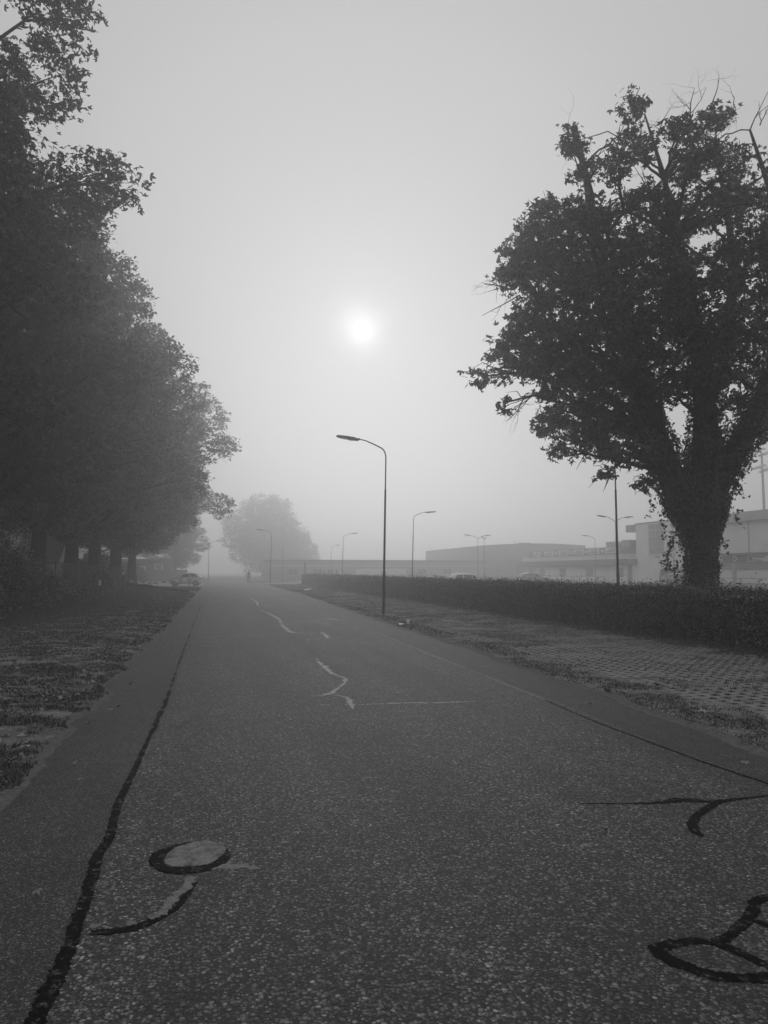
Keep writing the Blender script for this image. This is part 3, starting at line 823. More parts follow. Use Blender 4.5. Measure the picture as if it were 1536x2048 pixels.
for y0, y1 in ((78.0, 79.6), (85.2, 87.1), (92.8, 94.6), (99.5, 101.2), (103.2, 105)):
    w_ = K(-.05, 0, y0, y1, 0.92, 2.0).build('window', M['fascia'], lb)
    K(-.07, -.05, y0 + .08, (y0 + y1) / 2 - .04, 1.0, 1.92).build('pane', M['glass_pale'], w_)
    K(-.07, -.05, (y0 + y1) / 2 + .04, y1 - .08, 1.0, 1.92).build('pane', M['glass_pale'], w_)
for k in range(4): K(-.45, -.4, 77.7, 79.8, 2.5 + .16 * k, 2.58 + .16 * k).build('louvre', M['wall_mid'], lb)
K(2, 4.2, 83.4, 85.2, 4.65, 5.5).build('roof_unit', M['panel_grey'], lb)
b = K(1.2, 2.8, 78.3, 80.2, 4.65, 5.5)
b.build('roof_unit', M['panel_grey'], lb)
MB().tube([(1.4, -.4, 4.75), (1.4, -.4, 5.3)], [.2, .2], 10).build('roof_vent', M['pole_grey'], lb)
# hall behind
ha = empty('sports_hall', (63, 135, 0)); tag(ha, 'big dark hall with shallow curved roof fading into fog', 'building')
b = MB(); n = 14
pr = [(-11.5 + 23 * i / n, 6.6 + 0.75 * math.sin(math.pi * min(1, (i / n) * 0.72 + 0.1))) for i in range(n + 1)]
vs = [(x, y, z) for y in (0, 40) for x, z in [(-11.5, -.05)] + pr + [(11.5, -.05)]]
m_ = len(pr) + 2
b.poly(vs, [tuple(range(m_)), tuple(range(2 * m_ - 1, m_ - 1, -1))] + [(i, i + m_, (i + 1) % m_ + m_, (i + 1) % m_) for i in range(m_)])
b.build('wall', M['warehouse'], ha)
MB().box(-4, 1, -.3, 0, 0, 3.4).build('door', M['wall_dark'], ha)
MB().box(-2, 0, 2, 4, 7.25, 7.55).build('roof_vent', M['roof'], ha)
MB().tube([(-3, 3, 7.2), (-3, 3, 8.1)], [.05, .03], 6).build('mast', M['roof'], ha)
# long low building across the end
lo = empty('long_low_building', (28, 128, 0)); tag(lo, 'long flat roofed dark building across the end of the car park', 'building')
MB().box(-19.5, 22, 0, 12, -.05, 3.5).build('wall', M['warehouse'], lo)
MB().box(-19.8, 22.3, -.3, 12.3, 3.5, 3.7).build('roof_edge', M['roof'], lo)
MB().box(-19.6, 22, -.06, 0, 2.55, 2.7).build('trim', M['wall_mid'], lo)
for x in (-3.6, 1.2):
    MB().box(x, x + 4.6, -.08, 0, 0.1, 2.1).build('garage_door', M['wall_mid'], lo)
for x in (-16, -11.5, 8, 13):
    w_ = MB().box(x, x + 1.8, -.07, 0, 1.0, 2.2).build('window', M['panel_grey'], lo)
    MB().box(x + .1, x + .85, -.09, -.07, 1.1, 2.1).build('pane', M['glass'], w_)
    MB().box(x + .95, x + 1.7, -.09, -.07, 1.1, 2.1).build('pane', M['glass'], w_)
# floodlight mast
fm = empty('floodlight_mast', (77.3, 88, 0)); tag(fm, 'tall thin floodlight mast with angled lamp panels above the grandstand roof', 'floodlight')
MB().tube([(0, 0, -.05), (0, 0, 19.0)], [.24, .14], 10).build('mast', M['pole_grey'], fm)
for z, dx in ((16.5, 0), (18.9, 0)):
    MB().bar((-1.6, -1.2, z), (1.8, 1.2, z), .1).build('crossarm', M['pole_grey'], fm)
    for s in (-1, 1):
        b = MB().box(-.9, .9, -.5, .5, -.06, .06); f = b.build('lamp_panel', M['panel_grey'], fm)
        f.location = (s * 1.5, s * 1.1, z + .15); f.rotation_euler = (R(20), R(-24 if s > 0 else -18), R(-30))

# ------------------------------------------------------------------ left side buildings, fence, far house
wa = empty('warehouse', (-22, 84, 0)); tag(wa, 'dark grey flat roofed warehouse behind the near left trees', 'building')
MB().box(-16, 0, -26, 7, -.05, 7.3).build('wall', M['warehouse'], wa)
MB().box(-16.2, .2, -26.2, 7.2, 7.3, 7.55).build('roof_edge', M['roof'], wa)
for k in range(8): MB().box(0, .05, -25 + 4 * k, -24.92 + 4 * k, 0, 7.3).build('cladding_joint', M['roof'], wa)
wh = empty('white_house', (-20, 108, 0)); tag(wh, 'white clad house glimpsed between the left tree trunks', 'building')
MB().box(-10, 0, -14, 40, -.05, 4.6).build('wall', M['wall_light'], wh)
for k in range(11): MB().box(-0.0, .04, -14, 40, .3 + .4 * k, .36 + .4 * k).build('board_joint', M['wall_mid'], wh)
MB().poly([(-10.3, -14.3, 4.6), (.3, -14.3, 4.6), (.3, 40.3, 4.6), (-10.3, 40.3, 4.6), (-5, -14.3, 7.4), (-5, 40.3, 7.4)], [(0, 1, 4), (2, 3, 5), (1, 2, 5, 4), (3, 0, 4, 5), (0, 3, 2, 1)]).build('roof', M['roof'], wh)
sh = empty('shed', (-11.6, 57.5, 0)); tag(sh, 'small shed with pale gable and dark roof edge behind the wire fence', 'shed')
MB().box(-3, 0, -1.4, 4.6, -.05, 2.35).build('wall', M['wall_mid'], sh)
MB().poly([(.02, -1.4, 2.36), (.02, 4.6, 2.36), (.02, 1.6, 4.3), (-3, -1.4, 2.36), (-3, 4.6, 2.36), (-3, 1.6, 4.3)], [(0, 1, 2), (5, 4, 3), (0, 3, 4, 1), (1, 4, 5, 2), (2, 5, 3, 0)]).build('gable', M['panel_white'], sh)
MB().bar((-1.4, -1.75, 2.2), (-1.4, 1.6, 4.42), 3.2, .1).build('roof', M['roof'], sh)
MB().bar((-1.4, 4.95, 2.2), (-1.4, 1.6, 4.42), 3.2, .1).build('roof', M['roof'], sh)
hs = empty('flat_roofed_house', (-13.5, 128, 0)); tag(hs, 'low house with dark flat roof and white window beyond the small white car', 'building')
MB().box(-9, 5.2, 0, 9, -.05, 3.2).build('wall', M['wall_dark'], hs)
MB().box(-9.3, 5.6, -.5, 9.3, 3.2, 3.75).build('roof', M['roof'], hs)
w_ = MB().box(2.7, 4.1, -.06, 0, 1.7, 3.0).build('window', M['panel_white'], hs)
MB().box(2.85, 3.95, -.09, -.06, 1.8, 2.9).build('pane', M['glass_pale'], w_)
MB().box(-3.0, 1.2, -.07, 0, 2.35, 2.5).build('trim', M['panel_white'], hs)
MB().box(1.0, 1.25, -.1, 0, 1.0, 2.35).build('downpipe', M['panel_white'], hs)
# low extension in front of the house
MB().box(.5, 8.2, -6, -.6, -.05, 1.9).build('lean_to', M['wall_dark'], hs)

fe = empty('wire_fence', (-8.6, 36, 0)); tag(fe, 'wire mesh fence on thin posts behind the left shrubs', 'fence')
for i in range(13): MB().box(-.03, .03, i * 2.75 - .03, i * 2.75 + .03, -.05, 2.1).build('post', M['pole'], fe)
for i in range(11): MB().box(-.008, .008, 0, 33, .12 + i * .19, .132 + i * .19).build('wire', M['pole_grey'], fe)
v = MB()
for i in range(220): v.box(.009, .016, i * .15, i * .15 + .006, .1, 2.05)
v.build('wire_mesh', M['pole_grey'], fe)['kind'] = 'stuff'

# ------------------------------------------------------------------ street furniture
def lamp_parts(e_, dirs, m='pole', head=True, top=6.0):
    MB().tube([(0, 0, -.05), (0, 0, 1.5), (0, 0, 1.62)], [.058, .056, .043], 14).build('base', M[m], e_, False)
    MB().tube([(0, 0, 1.62), (0, 0, 4.62), (0, 0, 4.66)], [.042, .036, .036], 14).build('shaft', M[m], e_)
    if len(dirs) == 0:
        MB().tube([(0, 0, 4.66), (0, 0, top + .8)], [.03, .024], 10).build('upper_shaft', M[m], e_); return
    MB().tube([(0, 0, 4.66), (0, 0, top - .25)], [.026, .025], 12).build('upper_shaft', M[m], e_)
    for a in dirs:
        c, s = math.cos(a), math.sin(a)
        pr = [(0, top - .25), (0.0, top - .1), (.03, top + .05), (.1, top + .17), (.2, top + .24), (.5, top + .37), (.8, top + .48), (1.05, top + .52)]
        if len(dirs) == 2: pr = [(0.0, top - .2), (.06, top - .08), (.18, top + .02), (.5, top + .17), (.8, top + .28), (1.05, top + .32)]
        arm = MB().tube([(x * c, x * s, z) for x, z in pr], [.025] * (len(pr) - 2) + [.022, .02], 10).build('arm', M[m], e_, True)
        zt = pr[-1][1]
        b = MB()
        prof = [(1.0, .028, -.03, .03), (1.1, .045, -.075, .035), (1.16, .05, -.06, .03), (1.2, .07, -.06, .06), (1.36, .11, -.055, .07), (1.5, .13, -.01, .085), (1.75, .13, .02, .10), (1.86, .09, .04, .10), (1.9, .05, .055, .085)]
        vs = []
        for x, w, z0, z1 in prof:
            for yy, zz in ((-w, z0), (w, z0), (w, (z0 + z1 * 2) / 3), (w * .6, z1), (-w * .6, z1), (-w, (z0 + z1 * 2) / 3)):
                vs.append((x * c - yy * s, x * s + yy * c, zt + zz))
        fs = [(i * 6 + k, i * 6 + (k + 1) % 6, i * 6 + 6 + (k + 1) % 6, i * 6 + 6 + k) for i in range(len(prof) - 1) for k in range(6)] + [(5, 4, 3, 2, 1, 0), tuple(range(len(prof) * 6 - 6, len(prof) * 6))]
        b.poly(vs, fs); h = b.build('lamp_head', M[m], e_)
        g = MB()
        q = [(1.5, .1, -.014), (1.75, .1, .016), (1.75, -.1, .016), (1.5, -.1, -.014)]
        vs = [(x * c - yy * s, x * s + yy * c, zt + z - d) for d in (0, .012) for x, yy, z in q]
        g.poly(vs, [(0, 1, 2, 3), (7, 6, 5, 4), (0, 4, 5, 1), (1, 5, 6, 2), (2, 6, 7, 3), (3, 7, 4, 0)]).build('lens', M['lens'], h)
GL = 'street lamps along the road and car park'
single = empty('street_lamp', (5.95, 25.78, 0)); lamp_parts(single, [math.pi])
single.rotation_euler = (0, R(0.9), 0)
tag(single, 'tall dark street lamp nearest the road edge, arm reaching left over the road', 'street lamp', GL)
def lamp_copy(src, x, y, rz, label, sc=1.0, lean=0.0):
    o = copy_tree(src); o.location = (x, y, 0); o.rotation_euler = (0, lean, rz); o.scale = (sc, sc, sc)
    o['label'] = label
    return o
lamp_copy(single, 14.42, 23.8, math.pi, 'dark lamp post rising from behind the hedge into the ivied tree crown', 1.0)
lamp_copy(single, 5.95, 85.7, 0.0, 'street lamp beside the grass island with arm pointing left', 1.0, R(1.0))
lamp_copy(single, 15.35, 56.2, math.pi, 'lamp behind the middle of the hedge with arm pointing right', 1.0, R(-1.6))
lamp_copy(single, 15.3, 89.8, math.pi, 'faint lamp behind the far hedge, right of the big hazy tree, arm pointing right', 1.0, R(-1.5))
lamp_copy(single, -1.65, 118, math.pi, 'faint street lamp left of the road behind the white car', 1.0)
lamp_copy(single, 46, 81, 0.0, 'lamp in front of the low clubhouse signboards with arm pointing left', 0.93)
lamp_copy(single, 18.2, 117.7, R(200), 'tiny hazy lamp rising over the long flat roof near the big hazy tree', 0.92)
lamp_copy(single, 50, 149.4, R(110), 'faintest lamp seen over the long flat roof, left of the double lamps', 1.0)
double = empty('double_street_lamp', (33, 88, 0)); lamp_parts(double, [math.pi, 0])
tag(double, 'double armed lamp standing in the car park behind the white car roof', 'street lamp', 'double armed car park lamps')
lamp_copy(double, 36.2, 94, R(62), 'double armed lamp seen nearly edge on, just right of another double lamp')
lamp_copy(double, 33.4, 55.3, R(8), 'double armed lamp hidden behind the dark lamp post by the ivied tree')
pp = empty('plain_post', (9.96, 115.3, 0)); lamp_parts(pp, [])
tag(pp, 'thin plain pole without an arm on the grass island', 'pole')

isl = MB()
vs = []; n = 40
for r_, z in ((1.0, -.02), (.93, .11), (.8, .16), (.4, .24)):
    for k in range(n):
        a = 2 * math.pi * k / n
        vs.append((8.0 + 4.2 * r_ * math.cos(a), 109 + 7.5 * r_ * math.sin(a), z))
fs = [(i * n + k, i * n + (k + 1) % n, i * n + n + (k + 1) % n, i * n + n + k) for i in range(3) for k in range(n)] + [tuple(range(3 * n, 4 * n))]
o = isl.poly(vs, fs).build('grass_island', M['field']); o['kind'] = 'structure'
# posts beyond the hedge end
for i, (x, lab) in enumerate(((649, 'leftmost of four'), (658, 'second from the left of four'), (664, 'third from the left of four'), (673, 'rightmost of four'))):
    q = at(x, 1143, 104)
    o = empty('wooden_post', (q[0], 104, -.02)); tag(o, lab + ' dark wooden posts just beyond the far hedge', 'post', 'wooden posts beyond the hedge')
    MB().tube([(0, 0, 0), (0, 0, 1.75 + .1 * (i % 2))], [.13, .12], 8).build('stake', M['timber'], o)
    MB().tube([(0, 0, 1.75 + .1 * (i % 2)), (0, 0, 1.82 + .1 * (i % 2))], [.14, .08], 8).build('cap', M['timber'], o)
q = at(610, 1143, 108); o = empty('sign_post', (q[0], 108, -.02)); tag(o, 'dark upright post at the far end of the hedge', 'post')
MB().box(-.12, .12, -.1, .1, 0, 3.0).build('stake', M['timber'], o); MB().box(.26, .34, -.03, .03, 0, 2.3).build('support', M['timber'], o)
# timber beams on the left verge
def beam(a, b, r_, m, label):
    a, b = Vector(a), Vector(b)
    mb = MB(); d = b - a
    pts = [a + d * t + Vector((0, 0, random.gauss(0, .012))) for t in np.linspace(0, 1, 9)]
    o = mb.tube(pts, [r_ * random.uniform(.92, 1.05) for _ in pts], 8).build('log', M[m], None)
    tag(o, label, 'log')
beam((-7.9, 66.5, .52), (-3.75, 60.0, .17), .115, 'timber', 'long dark log at the verge end, its far end on the shrubs')
beam((-3.68, 59.9, .17), (-2.1, 55.2, .13), .115, 'timber', 'dark log end to end with a longer log, nearer the road')
beam((-2.05, 55.0, .11), (-1.62, 53.4, .09), .10, 'timber_pale', 'short pale log stub at the road edge')
# striped low barrier in the left car park
def barrier(p0, p1, n, label):
    p0, p1 = Vector(p0), Vector(p1)
    e_ = empty('striped_barrier', p0); tag(e_, label, 'barrier', 'striped barriers in the left car park')
    d = (p1 - p0)
    for i in range(n):
        MB().bar(d * (i / n), d * ((i + 1) / n), .06, .1).build('board', M['panel_white'] if i % 2 == 0 else M['wall_dark'], e_)
    for t in (0.02, .34, .66, .98): 
        q = d * t
        MB().box(q.x - .04, q.x + .04, q.y - .04, q.y + .04, -p0.z - .02, q.z).build('post', M['wall_dark'], e_)
barrier((-9.3, 68, .75), (-7.4, 76.5, .55), 8, 'red and white style dashed barrier rail behind the log, farther left'.replace('red and white style ', 'dark and white '))
barrier((-7.5, 72, .28), (-3.0, 79.5, .78), 12, 'dark and white dashed barrier rail sloping up towards the white car')
for i, (x, y) in enumerate(((272, 1174), (300, 1175))):
    p = gp(x, y)
    o = empty('rubber_bollard', (p[0], p[1], -.02)); tag(o, ['squat dark bollard left of another in front of the dashed barrier', 'squat dark bollard nearer the white car in front of the barrier'][i], 'bollard', 'squat bollards by the barrier')
    MB().tube([(0, 0, 0), (0, 0, .45), (0, 0, .55)], [.2, .18, .1], 10).build('body', M['rubber'], o)
    MB().tube([(0, 0, 0), (0, 0, .06)], [.27, .25], 10).build('foot', M['rubber'], o)
q = at(246, 1170, 58); o = empty('marker_post', (q[0], 58, 0)); tag(o, 'thin marker post with a small white sticker by the fence end', 'post')
MB().box(-.03, .03, -.03, .03, -.02, 1.75).build('stake', M['pole'], o)
MB().box(-.07, .07, -.045, -.03, 1.35, 1.62).build('sticker', M['panel_white'], o); MB().box(-.1, .1, -.06, .06, 1.75, 1.82).build('cap', M['panel_grey'], o)
q = at(200, 1162, 45); o = empty('white_marker', (q[0], 45, 0)); tag(o, 'small white marker plate on a short stake in the shrubs', 'marker')
MB().box(-.02, .02, -.02, .02, -.02, .85).build('stake', M['timber'], o); MB().box(-.07, .07, -.035, -.02, .78, 1.08).build('plate', M['panel_white'], o)

# ------------------------------------------------------------------ cars
def car(name, loc, rz, st, paint, wheels, wr, label, cat='car', glass_x=None, group='parked cars'):
    """st: stations (x, half width, z low, z belt, z top, half width at top)"""
    e_ = empty(name, loc, rz); tag(e_, label, cat, group)
    vs = []; K_ = 12
    for x, w, zl, zb, zt, wt in st:
        half = [(w * .82, zl), (w * .98, zl + (zb - zl) * .25), (w, zl + (zb - zl) * .6), (w * .97, zb), (wt + (w * .97 - wt) * .12, zt - (zt - zb) * .12), (wt * .8, zt)]
        ring_ = [(x, y, z) for y, z in half] + [(x, -y, z) for y, z in reversed(half)]
        vs += ring_
    n = len(st)
    fs = [(i * K_ + k, i * K_ + (k + 1) % K_, (i + 1) * K_ + (k + 1) % K_, (i + 1) * K_ + k) for i in range(n - 1) for k in range(K_)]
    fs += [tuple(range(K_ - 1, -1, -1)), tuple(range((n - 1) * K_, n * K_))]
    body = MB().poly(vs, fs).build('body', M[paint], e_)
    bv = body.modifiers.new('round', 'BEVEL'); bv.width = .03; bv.segments = 2; bv.limit_method = 'ANGLE'
    X_ = [s[0] for s in st]
    def f(x, c): return float(np.interp(x, X_, [s[c] for s in st]))
    def side_pt(x, t, s):      # t 0 belt .. 1 top on the glasshouse side
        w, zb, zt, wt = f(x, 1) * .97, f(x, 3), f(x, 4), f(x, 5)
        return (x, s * (w + (wt - w) * t * .88 + .014), zb + (zt - zb) * t * .88)
    for (a0, a1, c0, c1) in glass_x['side']:
        for s in (-1, 1):
            q = [side_pt(a0, .08, s), side_pt(a1, .08, s), side_pt(c1, .9, s), side_pt(c0, .9, s)]
            q2 = [(x, y - s * .03, z) for x, y, z in q]
            MB().poly(q + q2, [(0, 1, 2, 3), (7, 6, 5, 4), (0, 4, 5, 1), (1, 5, 6, 2), (2, 6, 7, 3), (3, 7, 4, 0)]).build('side_window', M['car_glass'], e_)
    for nm, (xa, xb) in (('windscreen', glass_x['front']), ('rear_window', glass_x['rear'])):
        dx = .016 if nm == 'rear_window' else -.016
        if xa > xb: xa, xb = xb, xa; 
        lo_, hi_ = (xa, xb) if f(xa, 4) < f(xb, 4) else (xb, xa)
        za, zb_ = f(lo_, 4), f(hi_, 4)
        wa_, wb = f(lo_, 5) * .8, f(hi_, 5) * .78
        q = [(lo_, -wa_, za + .02), (lo_, wa_, za + .02), (hi_, wb, zb_ + .012), (hi_, -wb, zb_ + .012)]
        q2 = [(x, y, z - .03) for x, y, z in q]
        MB().poly(q + q2, [(0, 1, 2, 3), (7, 6, 5, 4), (0, 4, 5, 1), (1, 5, 6, 2), (2, 6, 7, 3), (3, 7, 4, 0)]).build(nm, M['car_glass'], e_)
    for x in wheels:
        for s in (-1, 1):
            w = f(x, 1)
            wh_ = empty('wheel', (x, s * (w - .09), wr)); wh_.parent = e_
            MB().tube([(0, -.1, 0), (0, -.085, 0), (0, .085, 0), (0, .1, 0)], [wr * .9, wr, wr, wr * .9], 20).build('tyre', M['rubber'], wh_)
            MB().tube([(0, s * .09, 0), (0, s * .108, 0)], [wr * .66, wr * .6], 14).build('rim', M['chrome'], wh_)
    x0, x1 = st[0][0], st[-1][0]
    for s in (-1, 1):
        w = f(x0 + .15, 1) * .8
        MB().box(x0 - .012, x0 + .12, min(s * w, s * (w - .3)), max(s * w, s * (w - .3)), f(x0 + .1, 3) - .2, f(x0 + .1, 3) - .05).build('headlight', M['lens'], e_)
        w = f(x1 - .1, 1) * .92
        MB().box(x1 - .1, x1 + .012, min(s * w, s * (w - .18)), max(s * w, s * (w - .18)), f(x1 - .1, 3) - .25, f(x1 - .1, 3) - .02).build('tail_light', M['tail'], e_)
        MB().box(glass_x['mirror'] - .05, glass_x['mirror'] + .06, min(s * f(1.4, 1), s * (f(1.4, 1) + .16)), max(s * f(1.4, 1), s * (f(1.4, 1) + .16)), f(1.4, 3) + .02, f(1.4, 3) + .14).build('mirror', M[paint], e_)
    MB().box(x0 - .03, x0, -.55, .55, .32, .45).build('bumper', M['rubber'], e_)
    MB().box(x1, x1 + .015, -.26, .26, .5, .61).build('number_plate', M['panel_white'], e_)
    return e_
CITY = [(0, .62, .3, .62, .66, .55), (.12, .74, .24, .74, .79, .6), (.55, .8, .2, .84, .9, .62), (.95, .81, .2, .92, .97, .64), (1.1, .81, .2, .93, 1.06, .63), (1.55, .815, .2, .95, 1.38, .6), (1.9, .815, .2, .96, 1.47, .58), (2.4, .815, .2, .97, 1.485, .57), (2.9, .815, .2, .98, 1.42, .56), (3.25, .8, .22, .98, 1.16, .56), (3.45, .74, .28, .95, 1.0, .58), (3.55, .66, .36, .82, .86, .55)]
HATCH = [(0, .7, .3, .6, .64, .6), (.15, .84, .22, .7, .75, .68), (.7, .89, .2, .82, .87, .72), (1.25, .9, .2, .9, .96, .73), (1.45, .9, .2, .91, 1.04, .72), (2.1, .9, .2, .93, 1.42, .66), (2.6, .9, .2, .94, 1.48, .64), (3.3, .9, .2, .95, 1.46, .63), (3.85, .9, .2, .97, 1.36, .62), (4.15, .88, .24, .98, 1.12, .64), (4.3, .8, .3, .9, .96, .66)]
VAN = [(0, .75, .3, .72, .78, .66), (.12, .9, .25, .86, .95, .74), (.5, .94, .22, .98, 1.06, .78), (.7, .95, .22, 1.0, 1.16, .8), (1.35, .95, .22, 1.02, 1.8, .78), (1.7, .95, .22, 1.04, 1.93, .76), (3.0, .95, .22, 1.06, 1.96, .76), (4.2, .95, .22, 1.06, 1.95, .76), (4.4, .93, .26, 1.04, 1.9, .76)]
G_C = dict(side=[(1.3, 2.28, 1.55, 2.26), (2.36, 3.1, 2.34, 2.85)], front=(1.1, 1.6), rear=(2.9, 3.25), mirror=1.35)
G_H = dict(side=[(1.75, 2.65, 2.05, 2.62), (2.73, 3.5, 2.7, 3.5), (3.56, 4.0, 3.56, 3.8)], front=(1.42, 2.12), rear=(3.85, 4.16), mirror=1.75)
G_V = dict(side=[(1.0, 1.95, 1.4, 1.93), (2.1, 3.0, 2.1, 3.0), (3.1, 4.1, 3.1, 4.1)], front=(.7, 1.38), rear=(4.2, 4.4), mirror=1.15)
def carpos(px, depthY): 
    q = at(px, 1143, depthY); return q
# x runs from the nose to the tail, so rz = 0 points the nose to -X
q = carpos(345, 82); car('small_white_car', (q[0] - .35, 83.2, 0), R(-6), CITY, 'car_white', (.62, 2.92), .29, 'small white hatchback parked on the left beyond the logs', glass_x=G_C)
q = carpos(868, 60); car('white_car', (q[0], 60.5, -.02), R(6), HATCH, 'car_white', (.8, 3.4), .32, 'white car with only its roof showing above the hedge', glass_x=G_H)
q = carpos(1098, 84); car('grey_car', (q[0], 84, -.02), R(186), HATCH, 'car_grey', (.8, 3.4), .32, 'grey hatchback parked before the low clubhouse, rear spoiler up', glass_x=G_H)
q = carpos(1348, 62); car('dark_van', (q[0], 58.0, -.02), R(98), VAN, 'car_dark', (.8, 3.5), .34, 'dark van parked nose towards us left of the ivied trunk', 'van', glass_x=G_V)
q = carpos(1424, 55); car('grey_car', (q[0] - .4, 55.5, -.02), R(186), HATCH, 'car_grey', (.8, 3.4), .32, 'grey car mostly hidden behind the ivied trunk', glass_x=G_H)

# ------------------------------------------------------------------ far walker
pe = empty('person', (4.04, 101.3, 0)); tag(pe, 'person in dark clothes walking far down the road, dark in the fog', 'person')
joints = [((0, 0, .95), .15), ((0, .01, 1.15), .135), ((0, .02, 1.38), .155), ((0, .02, 1.5), .06), ((0, -.01, 1.6), .095), ((0, -.01, 1.72), .085),
          ((-.1, 0, .9), .095), ((-.11, -.1, .5), .07), ((-.11, -.02, .09), .048), ((-.11, -.17, .05), .038),
          ((.1, 0, .9), .095), ((.11, .12, .5), .07), ((.11, .34, .14), .048), ((.11, .22, .05), .038),
          ((-.2, .02, 1.4), .06), ((-.25, .1, 1.12), .048), ((-.24, .02, .88), .036), ((-.24, -.04, .78), .035),
          ((.2, .02, 1.4), .06), ((.25, -.04, 1.12), .048), ((.24, -.18, .9), .036), ((.24, -.24, .83), .035)]
edges = [(0, 1), (1, 2), (2, 3), (3, 4), (4, 5), (0, 6), (6, 7), (7, 8), (8, 9), (0, 10), (10, 11), (11, 12), (12, 13), (2, 14), (14, 15), (15, 16), (16, 17), (2, 18), (18, 19), (19, 20), (20, 21)]
for h0, sx in ((17, -1), (21, 1)):
    b0 = Vector(joints[h0][0])
    for k in range(4):
        joints.append(((b0.x + .002 * sx, b0.y - .03 + .02 * k, b0.z - .06 - .01 * (k in (1, 2))), .009)); edges.append((h0, len(joints) - 1))
    joints.append(((b0.x - .03 * sx, b0.y - .05, b0.z - .02), .010)); edges.append((h0, len(joints) - 1))
me = bpy.data.meshes.new('body'); me.from_pydata([j[0] for j in joints], edges, []); me.update()
body = link('body', me, M['cloth'], pe)
sk = body.modifiers.new('skin', 'SKIN'); ss = body.modifiers.new('smooth', 'SUBSURF'); ss.levels = 1; ss.render_levels = 1
for i, j in enumerate(joints): me.skin_vertices[0].data[i].radius = (j[1], j[1] * (.75 if i < 3 else 1))
me.skin_vertices[0].data[0].use_root = True
hd = MB()
hd.tube([(0, -.02, 1.52), (0, -.03, 1.56), (0, -.025, 1.64), (0, -.01, 1.72), (0, 0, 1.75)], [.055, .082, .1, .085, .03], 12).build('head', M['skin'], pe, True)
MB().tube([(0, .03, 1.6), (0, .02, 1.68), (0, .01, 1.75), (0, .01, 1.775)], [.095, .105, .085, .02], 12).build('hair', M['cloth'], pe, True)

# ------------------------------------------------------------------ hedge
hd_ = empty('hedge', (10.9, 48, 0)); tag(hd_, 'long clipped leafy hedge running beside the right verge', 'hedge')
HY0, HY1, HX0, HX1, HH = 6.0, 91.0, 10.35, 11.75, 1.12
MB().box(HX0 + .12 - 10.9, HX1 - .12 - 10.9, HY0 - 48 + .1, HY1 - 48 - .1, -.05, HH - .12).build('shade_core', M['core'], hd_)  # solid dark box added inside the leaves so no light passes through
rh = np.random.default_rng(3)
def hedge_leaves(n, y0, y1, size):
    u = rh.random(n)
    Y = y0 + (y1 - y0) * rh.random(n)
    face = u < 0.52
    nf = face.sum(); nt_ = n - nf
    bul = lambda a, b, s: (fbm(a * 1.4, b * 1.4, s, 4) - .5) * 0.16
    zf = rh.random(nf) ** .9 * HH
    Pf = np.stack([HX0 + bul(Y[face], zf, 101) + rh.normal(size=nf) * .05, Y[face], zf], 1)
    Nf = np.stack([-.8 + rh.normal(size=nf) * .5, rh.normal(size=nf) * .6, .35 + rh.normal(size=nf) * .6], 1)
    xt = HX0 - .03 + (HX1 - HX0 + .06) * rh.random(nt_)
    zt = HH + bul(xt * 1.3, Y[~face], 111) * .5 + np.abs(rh.normal(size=nt_)) ** 2 * .028 - .01
    Pt = np.stack([xt, Y[~face], zt], 1)
    Nt = np.stack([rh.normal(size=nt_) * .7, rh.normal(size=nt_) * .7, .8 + 0 * xt], 1)
    return np.concatenate([Pf, Pt]), np.concatenate([Nf, Nt]), size * (.6 + .8 * rh.random(n))
Vs, Fs, off = [], [], 0
for n, a, b, s in ((60000, 6, 17, .055), (70000, 17, 32, .06), (55000, 32, 55, .085), (40000, 55, 91, .13)):
    P, nn, sz = hedge_leaves(n, a, b, s)
    V, F = scatter(small_leaf(), P, nn, sz, rh)
    Vs.append(V - np.array((10.9, 48, 0))); Fs.append(F + off); off += len(V)
# stray shoots standing above the clipped top
ns = 260
sx = HX0 + 1.3 * rh.random(ns); sy = 8 + 60 * rh.random(ns) ** 1.3; sh_ = .08 + .2 * rh.random(ns) ** 2
kk = np.arange(9)[None, :] / 8
P = np.stack([sx[:, None] + rh.normal(size=(ns, 9)) * .02, sy[:, None] + rh.normal(size=(ns, 9)) * .02, HH - .03 + sh_[:, None] * kk], -1).reshape(-1, 3)
V, F = scatter(small_leaf(), P, rh.normal(size=P.shape), .06 * (.6 + .7 * rh.random(len(P))), rh)
Vs.append(V - np.array((10.9, 48, 0))); Fs.append(F + off); off += len(V)
# end face
n = 5000
P = np.stack([HX0 + 1.4 * rh.random(n), HY1 + rh.normal(size=n) * .06, HH * rh.random(n)], 1)
V, F = scatter(small_leaf(), P, np.stack([rh.normal(size=n), .8 + 0 * P[:, 0], rh.normal(size=n)], 1), .13 * (.6 + .8 * rh.random(n)), rh)
Vs.append(V - np.array((10.9, 48, 0))); Fs.append(F + off)
link('foliage', np_mesh('foliage', np.concatenate(Vs), [np.concatenate(Fs)]), M['hedge'], hd_)

